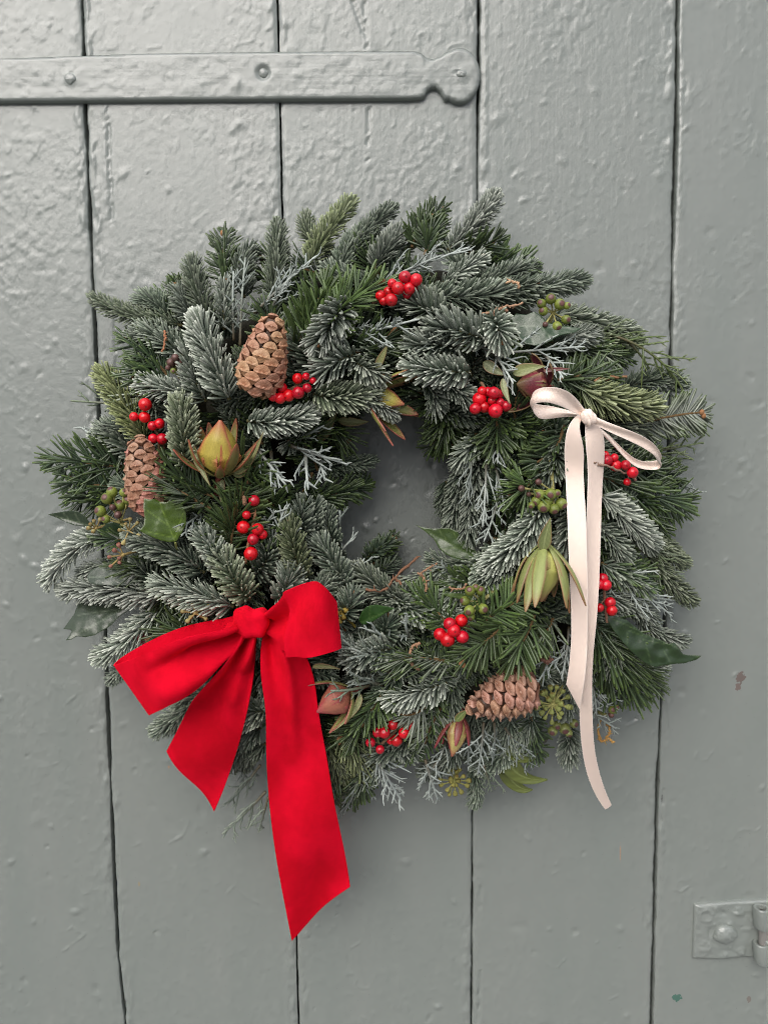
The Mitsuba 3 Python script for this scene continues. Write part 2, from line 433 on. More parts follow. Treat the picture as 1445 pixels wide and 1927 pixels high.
def hprof(px, py):
    r = math.hypot(px - CX, py - CY)
    t = min(max((r - 95) / (outer(px, py) - 95), 0), 1)
    return .024 + .062 * math.sin(math.pi * t ** .9) ** .7


mb = MB()
ring = []
for k in range(97):
    a = k * 2 * np.pi / 96
    ring.append(at(CX - 25 + 315 * math.cos(a), CY + 15 + 315 * math.sin(a), .030) + [0, 0, 0])
tube(mb, ring, .028 + .006 * np.sin(np.arange(97) * 2.7), (0.028, 0.026, 0.016), 14, cap=False)
for rr, hh in ((235, .020), (400, .020)):
    ring = [at(CX - 15 + rr * math.cos(a), CY + 8 + rr * math.sin(a), hh) for a in np.linspace(0, 2 * np.pi, 97)]
    tube(mb, ring, hh * .85 + .003 * np.sin(np.arange(97) * 2.1), (0.028, 0.026, 0.016), 12, cap=False)
mb.put('wreath__moss_ring', 'bark', True)


def needles(mb, base, d0, bend, nrm, L, W, ctop, cund, ctip, thick=.5, tipw=.58):
    n = len(base)
    prof = [(0, .5), (.30, .95), (.84, 1.0), (1.0, tipw)]
    cside = ctop * .8 + cund * .2
    V, C = [], []
    for s, w in prof:
        p = base + L[:, None] * (s * d0 + .5 * s * s * bend)
        t = unit(d0 + s * bend)
        side = unit(np.cross(t, nrm))
        up = np.cross(side, t)
        a, b = (W * w * .5)[:, None] * side, (W * w * .5 * thick)[:, None] * up
        V += [p + a, p + b, p - a, p - b]
        tt = (0, 0, .35, 1)[[0, .30, .84, 1.0].index(s)]
        for c in (cside, ctop, cside, cund):
            C.append(c * (1 - tt) + ctip * tt)
    V, C = np.stack(V, 1), np.stack(C, 1)              # n, 16, 3
    f = []
    for r in range(3):
        for k in range(4):
            a, b = r * 4 + k, r * 4 + (k + 1) % 4
            f += [(a, b, b + 4), (a, b + 4, a + 4)]
    f += [(12, 13, 14), (12, 14, 15)]
    F = (np.array(f)[None] + (np.arange(n) * 16)[:, None, None]).reshape(-1, 3)
    mb.add(V.reshape(-1, 3), F[:, ::-1], C.reshape(-1, 3))


VIEW = np.array([0, -1.0, 0])
SEEDN = [0]


def fir(kind, bx, by, tx, ty, w=1.0, f=.5, y=0.0, roll=None, dh=0.0, th=None, bh=None, curve=None, bulge=.008, dens=1.0, bud=None, name=None):
    SEEDN[0] += 1
    g = np.random.default_rng(1000 + SEEDN[0])
    h0 = hprof(bx, by) + .002 + dh if bh is None else bh
    h1 = max(hprof(tx, ty) + .008 + dh, .026) if th is None else th
    p0, p2 = at(bx, by, h0), at(tx, ty, h1)
    T_ = unit(p2 - p0)
    lat = unit(np.cross(T_, VIEW))
    curve = g.normal(0, 13) if curve is None else curve
    p1 = (p0 + p2) / 2 + VIEW * bulge + lat * curve * .0004 * 1.0
    length = np.linalg.norm(p1 - p0) + np.linalg.norm(p2 - p1)
    blue = kind == 'b'
    n = int(length * 1000 * (3.3 if blue else 1.8) * dens / w ** .3) + 14
    s = np.clip(np.linspace(.02, 1, n) + g.normal(0, .6 / n, n), .01, 1) ** .95
    s[-12:] = 1 - g.uniform(0, .025, 12)
    B = lambda q: ((1 - q) ** 2)[:, None] * p0 + (2 * q * (1 - q))[:, None] * p1 + (q * q)[:, None] * p2
    D = lambda q: unit((2 * (1 - q))[:, None] * (p1 - p0) + (2 * q)[:, None] * (p2 - p1))
    pos, tan = B(s), D(s)
    r = math.radians(g.normal(0, 28) if roll is None else roll)
    U = unit(VIEW - tan * (tan @ VIEW)[:, None])
    S = np.cross(tan, U)
    U, S = U * math.cos(r) + S * math.sin(r), S * math.cos(r) - U * math.sin(r)
    if blue:
        phi = (-.20 + 1.40 * ((np.arange(n) * .6180339 + g.random()) % 1)) * np.pi + g.normal(0, .10, n)
        ang = np.radians(np.interp(s, [0, .7, .93, 1], [72, 64, 44, 18]) + g.normal(0, 4.5, n))
    else:
        phi = np.where(g.random(n) < .5, 0, np.pi) + g.normal(0, .30, n)
        top = g.random(n) < .28
        phi = np.where(top, g.uniform(.12 * np.pi, .88 * np.pi, n), phi)
        ang = np.radians(np.interp(s, [0, .75, .95, 1], [66, 60, 48, 30]) + g.normal(0, 7, n) - top * 22)
    rad = np.cos(phi)[:, None] * S + np.sin(phi)[:, None] * U
    d0 = unit(np.cos(ang)[:, None] * tan + np.sin(ang)[:, None] * rad + g.normal(0, .04 if g.random() < .75 else .10, (n, 3)))
    if blue:
        bend = tan * .50 + U * .26 + g.normal(0, .06, (n, 3))
        nrm = unit(tan * .6 + U * .7 + g.normal(0, .16, (n, 3)))
        L = (.0112 * w) * np.where(g.random(n) < .06, g.uniform(.45, .8, n), g.uniform(.86, 1.08, n)) * np.interp(s, [0, .15, .85, 1], [.8, 1, .95, .62])
        W = np.full(n, .00200) * g.uniform(.85, 1.12, n) * w ** .4
        fr = f * .96 * g.uniform(.55, 1.25, n)[:, None]
        fr = np.clip(fr, 0, 1)
        ct = np.array([.030, .058, .033]) * (1 - fr * .30) + np.array([.22, .25, .21]) * fr * .30
        cu = np.array([.10, .12, .10]) * (1 - fr * .8) + np.array([.50, .525, .475]) * fr * .8
        cp = np.array([.10, .14, .075]) * (1 - fr) + np.array([.60, .63, .55]) * fr
        if y:
            ct, cu, cp = ct * (1 - y) + np.array([.085, .110, .028]) * y, cu * (1 - y) + np.array([.24, .27, .13]) * y, cp * (1 - y) + np.array([.32, .36, .12]) * y
    else:
        bend = tan * .18 + U * .10 + g.normal(0, .10, (n, 3))
        nrm = unit(U + tan * .15 + g.normal(0, .22, (n, 3)))
        L = (.0190 * w) * g.uniform(.75, 1.08, n) * np.interp(s, [0, .15, .8, 1], [.8, 1, .92, .6])
        W = np.full(n, .0020) * g.uniform(.85, 1.1, n)
        k = g.uniform(.75, 1.3, n)[:, None]
        ct = np.array([.013, .030, .012]) * k * (1 - y) + np.array([.038, .072, .013]) * y * k
        cu = np.array([.10, .13, .085]) * np.ones((n, 1)) * (1 - f) + np.array([.34, .37, .31]) * f
        cp = np.array([.07, .11, .025]) * np.ones((n, 1))
    v = g.uniform(.85, 1.15, (n, 1)) * g.uniform(.68, 1.32)
    key = num('wreath__' + (name or ('blue_fir_sprig' if blue else 'green_fir_sprig')))
    mb = MB()
    needles(mb, pos, d0, bend, nrm, L, W, np.clip(ct * v, 0, 1), np.clip(cu * v, 0, 1), np.clip(cp * v, 0, 1))
    mb.put(key + '__needles', 'needle', True)
    labels[key + '__needles'] = {'kind': 'stuff'}
    mb = MB()
    q = np.linspace(0, 1, 9)
    tw = np.array([.06, .055, .022]) if blue else np.array([.12, .075, .032])
    tube(mb, B(q), .0013 * (1 - .45 * q), tw, 6)
    if (g.random() < .35) if bud is None else bud:
        for k in range(3 if not blue else 1):
            c = p2 + T_ * .0012 + g.normal(0, .0012, 3) * (k > 0)
            ic = trimesh.creation.icosphere(subdivisions=1)
            mb.add(np.array(ic.vertices) * [.0017, .0017, .0022] + c, ic.faces, (.26, .13, .06))
    mb.put(key + '__twig', 'bark', True)
    return key


def cypress(bx, by, tx, ty, frost=.6, green=0.0, dh=.010, th=None, bh=None, curve=0.0, dens=1.0, rad=1.0, spread=1.0, sub=1.0):
    SEEDN[0] += 1
    g = np.random.default_rng(3000 + SEEDN[0])
    h0 = hprof(bx, by) - .012 + dh if bh is None else bh
    h1 = max(hprof(tx, ty) + .012 + dh, .024) if th is None else th
    p0, p2 = at(bx, by, h0), at(tx, ty, h1)
    T_ = unit(p2 - p0)
    lat = unit(np.cross(T_, VIEW))
    p1 = (p0 + p2) / 2 + VIEW * .008 + lat * curve * .0004
    mb, woody = MB(), MB()
    base = np.array([.075, .105, .080]) * (1 - frost) + np.array([.31, .35, .325]) * frost
    base = base * (1 - green) + np.array([.075, .110, .028]) * green
    tipc = base * .55 + np.array([.60, .65, .60]) * .45 * (.3 + .7 * frost) * (1 - green) + np.array([.22, .27, .08]) * .45 * green

    def bez(q):
        return ((1 - q) ** 2)[:, None] * p0 + (2 * q * (1 - q))[:, None] * p1 + (q * q)[:, None] * p2

    def shoot(o, d, n_, L, r, lev):
        m = max(4, int(L / .0022)) if lev == 0 else max(4, int(L / .0030))
        q = np.linspace(0, 1, m)
        sag = g.normal(0, .28, 3)
        if lev == 0:
            P = bez(q)
        else:
            P = o + L * (q[:, None] * d + (q * q)[:, None] * .5 * (sag + T_ * .35))
        rr = r * (1 - .35 * q) * (1 + .16 * (np.arange(m) % 2))
        rr[-1] *= .45
        c = base * g.uniform(.82, 1.15)
        col = c + (tipc - c) * (q[:, None] ** 2)
        if lev == 0:
            wood = np.clip(1 - q * 1.6, 0, 1)[:, None]
            col = col * (1 - wood) + np.array([.09, .07, .04]) * wood
        tube(mb, P, rr, col, 4 if lev else 5, cap=True)
        if lev >= 2:
            return
        step = (.0042 if lev == 0 else .0026) / (dens if lev == 0 else sub)
        t = .004 + g.uniform(0, .002)
        k = 0
        while t < L * .97:
            u = t / L
            o2 = bez(np.array([u]))[0] if lev == 0 else o + L * (u * d + u * u * .5 * (sag + T_ * .35))
            dd = unit(2 * (1 - u) * (p1 - p0) + 2 * u * (p2 - p1)) if lev == 0 else unit(d + u * (sag + T_ * .35))
            sd = unit(np.cross(dd, n_)) * (1 if k % 2 else -1)
            if g.random() < .16:
                t += step * g.uniform(.7, 1.6); k += g.integers(1, 3); continue
            a = math.radians(g.uniform(18, 52)) * spread
            nd = unit(math.cos(a) * dd + math.sin(a) * (sd + n_ * g.normal(.10, .60)))
            l2 = ((.28 * (L * (1 - u)) + .005) * g.uniform(.4, 1.45)) if lev == 0 else g.uniform(.0032, .0062) * (1.1 - .5 * u)
            if l2 > .0025:
                shoot(o2, nd, unit(n_ + g.normal(0, .3, 3)), min(l2, .030), r * .72, lev + 1)
            t += step * g.uniform(.7, 1.4)
            k += 1
    shoot(p0, T_, unit(VIEW + g.normal(0, .25, 3)), np.linalg.norm(p1 - p0) + np.linalg.norm(p2 - p1), .00098 * rad, 0)
    key = num('wreath__cypress_sprig')
    mb.put(key, 'needle', True)
    return key


# hidden and half hidden greenery that fills the body of the ring
g0 = np.random.default_rng(77)
for k in range(215):
    a = k * 2.399963 + g0.normal(0, .1)
    u = g0.uniform(0, 1)
    ox = outer(CX + math.cos(a) * 300, CY + math.sin(a) * 300)
    r = 150 + (ox - 250) * u
    bx, by = CX + r * math.cos(a), CY + r * math.sin(a)
    da = a + g0.choice([-1, 1]) * g0.uniform(.25, 1.5) if u > .3 else a + g0.choice([-1, 1]) * g0.uniform(.9, 1.7)
    ln = g0.uniform(95, 150)
    tx, ty = bx + ln * math.cos(da), by + ln * math.sin(da)
    rr, lim = math.hypot(tx - CX, ty - CY), outer(tx, ty) - 62
    if rr > lim:
        tx, ty = CX + (tx - CX) * lim / rr, CY + (ty - CY) * lim / rr
    if rr < 196:
        tx, ty = CX + (tx - CX) * 196 / rr, CY + (ty - CY) * 196 / rr
    if math.hypot(tx - bx, ty - by) < 60:
        continue
    dh = -g0.uniform(.006, .026)
    if g0.random() < .68:
        fir('b', bx, by, tx, ty, f=g0.uniform(.1, .5), dh=dh, dens=.85)
    else:
        fir('g', bx, by, tx, ty, dh=dh, f=g0.uniform(.1, .6))

B, G = 'b', 'g'
SPRIGS = [
    # upper left
    (B, 345, 612, 176, 562, dict(f=.25, y=.15, curve=-22, w=.85)), (G, 425, 545, 424, 440, dict(w=.8, y=.35, bud=True, roll=0, f=.5)), (B, 512, 560, 521, 424, dict(f=.35, y=.1, w=.95, curve=10)),
    (B, 395, 612, 361, 494, dict(f=.35, y=.1)), (B, 368, 606, 340, 546, dict(f=.3, w=.9)), (B, 422, 620, 425, 532, dict(f=.55, w=.85)), (B, 432, 752, 376, 604, dict(f=.85, w=1.25, dh=.014, dens=1.3)),
    (B, 388, 755, 358, 650, dict(f=.7, w=1.0, dh=.008)), (B, 345, 668, 272, 622, dict(f=.45, w=1.1)), (B, 322, 640, 250, 634, dict(f=.35, w=.8)), (G, 315, 706, 240, 640, dict(roll=30, f=.3)), (G, 322, 720, 250, 690, dict(roll=10, f=.3)),
    (B, 372, 745, 270, 722, dict(f=.7, w=.95, dh=.006)), (B, 275, 830, 195, 703, dict(f=.45, y=.75, w=1.15, dh=.004)), (G, 285, 760, 250, 705, dict(roll=180, f=1, w=1.0)), (B, 348, 880, 340, 757, dict(f=.65, y=.3, w=1.1, dh=.010, dens=1.2)),
    (B, 465, 792, 586, 778, dict(f=.85, w=1.0, dh=.012)), (B, 320, 600, 262, 568, dict(f=.2, w=.9)), (B, 460, 560, 470, 470, dict(f=.3, dh=-.005)),
    # top
    (B, 580, 500, 662, 382, dict(f=.25, y=.45, w=.95)), (B, 606, 470, 576, 408, dict(f=.25, y=.2, w=.8)), (B, 655, 490, 738, 393, dict(f=.3, w=.85)), (G, 775, 465, 830, 398, dict(y=.5, bud=True, w=.85)), (G, 800, 480, 815, 410, dict(y=.3, bud=True, w=.85)),
    (B, 843, 470, 930, 370, dict(f=.8, w=.95, dh=.006, dens=1.2)), (G, 860, 480, 936, 452, dict(y=.2, w=.9)), (B, 705, 506, 752, 440, dict(f=.55, w=.95)), (G, 585, 648, 714, 534, dict(y=.95, w=1.25, dh=.010, bud=True, roll=-30)), (G, 548, 662, 612, 540, dict(y=.85, w=1.2, dh=.004, roll=20)),
    (B, 830, 535, 906, 484, dict(f=.75, w=.85, dh=.006)), (B, 790, 560, 955, 548, dict(f=.35, w=1.1, dh=.004)), (B, 880, 540, 982, 504, dict(f=.3, w=.9)), (B, 640, 520, 700, 430, dict(f=.3, w=.9, dh=-.006)),
    (B, 836, 598, 760, 562, dict(f=.6, y=.05, w=1.3, dh=.010, bud=False)), (B, 918, 640, 818, 616, dict(f=.7, w=1.3, dh=.014)), (B, 925, 596, 944, 640, dict(f=.8, w=1.2, dh=.016, bud=True)), (B, 650, 570, 600, 646, dict(f=.9, w=1.3, dh=.016)),
    (B, 668, 668, 606, 700, dict(f=.8, w=1.25, dh=.014)), (B, 664, 680, 716, 704, dict(f=.75, y=.1, w=.95, dh=.016)), (B, 590, 742, 700, 738, dict(f=.55, y=.2, w=1.15, dh=.014, dens=1.2)), (B, 672, 735, 742, 782, dict(f=.9, w=.7, dh=.018)),
    (B, 885, 700, 776, 688, dict(f=.85, w=1.15, dh=.014)), (B, 820, 712, 884, 757, dict(f=.65, w=.9, dh=.008)), (B, 858, 655, 776, 650, dict(f=.65, w=1.1, dh=.010)), (B, 730, 700, 690, 640, dict(f=.35, w=1.1)), (B, 640, 740, 560, 640, dict(f=.3, w=1.2, dh=-.002)),
    (B, 800, 720, 815, 775, dict(f=.45, w=.9)), (B, 760, 680, 810, 640, dict(f=.35, w=1.2)), (G, 690, 640, 640, 600, dict(f=.5, w=1.1)), (G, 640, 660, 740, 620, dict(f=.6, w=1.1, roll=40)), (G, 860, 760, 812, 840, dict(y=.5, w=1.0, dh=-.010)), (G, 850, 740, 850, 835, dict(y=.5, w=1.0, dh=-.012)),
    # right
    (B, 950, 566, 1096, 528, dict(f=.3, w=1.05, curve=-8)), (B, 930, 556, 1010, 536, dict(f=.25, w=.9)), (B, 1040, 590, 1192, 628, dict(f=.4, y=.1, w=1.0)), (B, 1090, 640, 1196, 640, dict(f=.3, y=.25, w=1.0, dh=-.006)), (B, 1040, 650, 1120, 632, dict(f=.6, w=.9, dh=.006)),
    (G, 1050, 716, 1150, 706, dict(y=.35, w=.95, dh=.008)), (G, 1000, 640, 1180, 672, dict(y=.3, w=.9, dh=-.004)), (B, 1170, 735, 1280, 722, dict(f=.25, w=.95, bh=.040, th=.036)), (B, 1090, 728, 1224, 766, dict(f=.4, y=.6, w=1.3, dh=.014, dens=1.3)),
    (G, 1182, 803, 1318, 776, dict(f=1, y=.3, w=1.15, roll=178, bh=.050, th=.045, dens=1.25)), (B, 1150, 790, 1200, 800, dict(f=.3, y=.1)), (G, 950, 790, 1018, 812, dict(y=.5, w=1.0, dh=-.010, bud=True)), (G, 935, 780, 925, 850, dict(y=.45, w=1.1)), (G, 1060, 800, 1010, 870, dict(f=.6, y=.2, w=1.0)),
    (B, 1050, 830, 1018, 900, dict(f=.35, w=1.1)), (G, 1000, 905, 975, 912, dict(y=.6, w=1.1, dh=.012)), (G, 1020, 880, 960, 930, dict(y=.45, w=1.1, dh=.006, bud=True)), (G, 1120, 890, 1284, 945, dict(f=.4, w=1.35, y=.1)), (G, 1150, 880, 1270, 905, dict(f=.4, w=1.0, y=.1)),
    (B, 1130, 930, 1222, 1026, dict(f=.65, w=1.15, dh=.008, dens=1.2)), (B, 1128, 990, 1176, 1048, dict(f=.4, w=.95)), (B, 1170, 960, 1262, 1030, dict(f=.3, y=.2, w=.95)), (B, 1216, 1040, 1300, 1128, dict(f=.3, y=.25, w=.95)), (B, 1200, 1000, 1285, 1060, dict(f=.3, y=.25, w=.9)),
    (B, 1130, 1060, 1220, 1110, dict(f=.3, w=1.0)), (G, 1130, 1060, 1230, 1100, dict(f=.4, w=1.0)), (B, 1200, 1165, 1288, 1204, dict(f=.45, w=.85)), (B, 1120, 1120, 1230, 1170, dict(f=.5, w=.95)), (G, 1112, 1160, 1192, 1300, dict(f=.35, w=1.7, y=.15, dens=1.2, roll=15)), (G, 1120, 1190, 1225, 1285, dict(f=.35, w=1.5, y=.2)),
    (G, 1110, 1180, 1150, 1300, dict(f=.35, w=1.5, y=.1)), (B, 1170, 1255, 1250, 1255, dict(f=.5, w=.7)),
    # inner right and hole
    (B, 1022, 950, 920, 1062, dict(f=.75, w=1.15, dh=.010, dens=1.3)), (B, 985, 1040, 920, 1098, dict(f=.55, w=1.0, dh=.002)), (B, 876, 830, 850, 990, dict(f=.4, w=1.0, bh=.050, th=.034)), (B, 905, 850, 880, 1020, dict(f=.5, w=1.0, bh=.062, th=.05)), (B, 1070, 960, 1060, 1040, dict(f=.6, w=1.0)),
    (B, 900, 830, 868, 870, dict(f=.5, w=1.0)), (B, 930, 1030, 905, 1120, dict(f=.4, w=1.0)), (B, 890, 1052, 820, 1052, dict(f=.35, w=1.1, bh=.05, th=.045)), (B, 850, 1060, 760, 1090, dict(f=.4, w=1.0, bh=.048, th=.042)), (G, 940, 1090, 850, 1100, dict(y=.5, w=1.1, dh=-.006)),
    (B, 840, 905, 835, 960, dict(f=.2, w=.9, bh=.03, th=.02)), (G, 690, 1075, 736, 1014, dict(w=.7, bh=.02, th=.018, y=.1)), (B, 690, 1050, 734, 1020, dict(f=.1, w=.8, bh=.022, th=.018)), (B, 700, 1100, 740, 1060, dict(f=.15, w=.9, bh=.03, th=.02)),
    (B, 775, 1140, 678, 1074, dict(f=.55, y=.1, w=1.1, dh=.006)), (B, 645, 1160, 664, 1120, dict(f=.35, w=1.0, dh=.006)), (B, 720, 1200, 730, 1160, dict(f=.25, w=1.0)), (G, 845, 1185, 770, 1128, dict(y=.4, w=1.15, f=.7, roll=25)), (B, 700, 1110, 800, 1160, dict(f=.5, w=1.1)),
    # inner left
    (G, 560, 945, 684, 910, dict(w=.9, bh=.055, th=.03, y=.1)), (B, 640, 868, 700, 868, dict(f=.25, w=.7, bh=.045, th=.03)), (B, 600, 880, 670, 890, dict(f=.15, w=.8, bh=.045, th=.028)), (B, 570, 1090, 545, 985, dict(f=.4, y=.4, w=1.0, dh=.010)), (B, 570, 1010, 568, 950, dict(f=.45, w=1.0)), (B, 610, 1010, 596, 950, dict(f=.5, w=.9)),
    (B, 655, 1112, 600, 1018, dict(f=.45, w=1.05, dh=.004)), (B, 640, 1030, 615, 965, dict(f=.4, w=.9)), (B, 520, 1130, 545, 1075, dict(f=.6, w=1.1, dh=.010)), (B, 560, 1150, 620, 1090, dict(f=.4, w=1.1)), (B, 600, 1140, 640, 1070, dict(f=.35, w=1.0)),
    (G, 432, 1040, 466, 905, dict(y=.6, w=1.3, dh=.004, bud=True, roll=0)), (G, 470, 1010, 400, 990, dict(y=.6, w=1.1, bud=True)), (G, 395, 958, 308, 908, dict(y=.35, w=1.2, dh=.012)), (G, 405, 935, 320, 880, dict(y=.3, w=1.1, dh=.006)), (G, 440, 900, 480, 880, dict(y=.5, w=1.3, bud=True)), (G, 520, 960, 470, 900, dict(y=.5, w=1.2)),
    (G, 560, 960, 500, 1000, dict(y=.3, w=1.1)), (G, 610, 800, 650, 830, dict(y=.3, w=1.1, dh=-.01)), (G, 540, 830, 620, 800, dict(y=.2, w=1.1, dh=-.01)),
    # left
    (G, 250, 880, 106, 864, dict(w=1.3, dens=.8, f=.3, bh=.045, th=.036, roll=-15)), (G, 240, 920, 125, 895, dict(w=1.2, dens=.75, f=.3, bh=.042, th=.034, roll=-15)), (G, 240, 955, 140, 935, dict(w=1.1, dens=.7, f=.3, bh=.045, th=.034)), (B, 260, 830, 180, 820, dict(f=.5, w=.8, bh=.04, th=.03)), (G, 300, 830, 330, 900, dict(f=.4, w=1.0)),
    (B, 200, 1005, 96, 1098, dict(f=.95, w=1.05, bh=.055, th=.040, curve=30, roll=40)), (B, 305, 1122, 122, 1108, dict(f=.85, w=1.1, dh=.008, th=.045, curve=14, roll=-30)), (B, 225, 1052, 155, 1078, dict(f=.55, w=.8, bh=.05, th=.04)), (B, 385, 1078, 252, 1008, dict(f=.4, w=1.15, dh=.010, dens=1.3)),
    (B, 440, 1142, 300, 1096, dict(f=.55, w=1.2, dh=.012, dens=1.2)), (B, 310, 1110, 264, 1052, dict(f=.35, w=1.0, dh=.002)), (B, 418, 1082, 376, 1004, dict(f=.6, w=.95, dh=.010)), (B, 470, 1128, 418, 1050, dict(f=.55, y=.25, w=1.15, dh=.012)), (B, 300, 1145, 188, 1238, dict(f=.7, w=1.1, curve=-14, bh=.065, th=.045, roll=20)),
    (G, 250, 1020, 190, 1012, dict(f=.5, w=.8)), (G, 300, 1060, 230, 1070, dict(f=.7, w=1.1, y=.4)), (G, 400, 1180, 300, 1180, dict(y=.4, w=1.1)), (B, 480, 1080, 500, 1010, dict(f=.4, w=1.0)), (B, 350, 1010, 410, 1000, dict(f=.3, w=1.0)), (B, 250, 1240, 210, 1280, dict(f=.4, w=.7, bh=.045, th=.035)),
    # bottom
    (B, 400, 1300, 296, 1376, dict(f=.35, w=1.0, bh=.055, th=.034)), (B, 360, 1290, 330, 1370, dict(f=.35, w=.9, bh=.05, th=.034)), (B, 500, 1340, 455, 1352, dict(f=.75, y=.1, w=1.2, dh=.004)), (B, 490, 1370, 440, 1400, dict(f=.35, w=1.0)), (B, 500, 1400, 458, 1440, dict(f=.3, y=.05, w=.9, th=.032)), (B, 470, 1380, 430, 1440, dict(f=.25, w=.9, th=.03)),
    (G, 700, 1340, 640, 1390, dict(y=.7, w=1.0, bud=True, dh=.004)), (G, 720, 1300, 660, 1350, dict(y=.5, w=1.0, f=.6)), (B, 640, 1370, 690, 1450, dict(f=.15, y=.55, w=1.3, th=.04)), (B, 610, 1390, 640, 1470, dict(f=.2, y=.45, w=1.1, th=.036)), (G, 850, 1247, 740, 1243, dict(y=.45, f=.9, w=1.3, dh=.012, roll=-60)),
    (B, 840, 1285, 735, 1312, dict(f=.7, w=1.1, dh=.006)), (G, 800, 1330, 752, 1344, dict(f=1, w=1.3, roll=170, dh=.008)), (G, 830, 1330, 800, 1400, dict(f=.9, w=1.1, roll=150)), (G, 950, 1172, 874, 1240, dict(y=.9, f=.9, w=1.1, dh=.016, bud=True, roll=-15)), (G, 1005, 1158, 960, 1240, dict(y=.75, f=.7, w=1.2, dh=.014)), (G, 1040, 1165, 1015, 1200, dict(y=.5, f=.9, w=1.1, dh=.006, roll=-60)),
    (G, 900, 1180, 980, 1130, dict(y=.7, w=1.1, dh=.010)), (B, 780, 1380, 700, 1420, dict(f=.4, w=1.0)), (B, 740, 1420, 660, 1490, dict(f=.3, w=1.0, th=.03)), (B, 860, 1400, 800, 1450, dict(f=.4, w=1.0, th=.035)), (B, 960, 1400, 900, 1440, dict(f=.4, w=1.0)), (B, 890, 1440, 893, 1512, dict(f=.25, w=.75, th=.026)),
    (B, 1075, 1370, 1070, 1428, dict(f=.55, w=.95, th=.030)), (B, 1080, 1260, 1060, 1340, dict(f=.45, w=1.0)), (B, 1000, 1360, 960, 1420, dict(f=.4, w=.9)), (B, 1150, 1180, 1140, 1260, dict(f=.4, w=1.0)), (G, 640, 1440, 610, 1500, dict(w=1.0, th=.03)), (G, 700, 1440, 660, 1500, dict(w=1.0, th=.03)), (B, 670, 1260, 640, 1200, dict(f=.6, w=1.0, dh=.006)),
    (B, 930, 1340, 880, 1420, dict(f=.3, w=1.0, bh=.05, th=.03)), (B, 960, 1350, 950, 1430, dict(f=.35, w=1.0, bh=.05, th=.03)), (B, 900, 1330, 830, 1440, dict(f=.3, w=1.0, bh=.05, th=.03)), (G, 1000, 1340, 1010, 1420, dict(w=.9, bh=.05, th=.03)),
    (B, 740, 1220, 660, 1240, dict(f=.65, w=1.1, dh=.008)), (B, 570, 1260, 540, 1380, dict(f=.3)), (B, 560, 1330, 590, 1450, dict(f=.3)),
]
for kind, bx, by, tx, ty, o in SPRIGS:
    fir(kind, bx, by, tx, ty, **o)

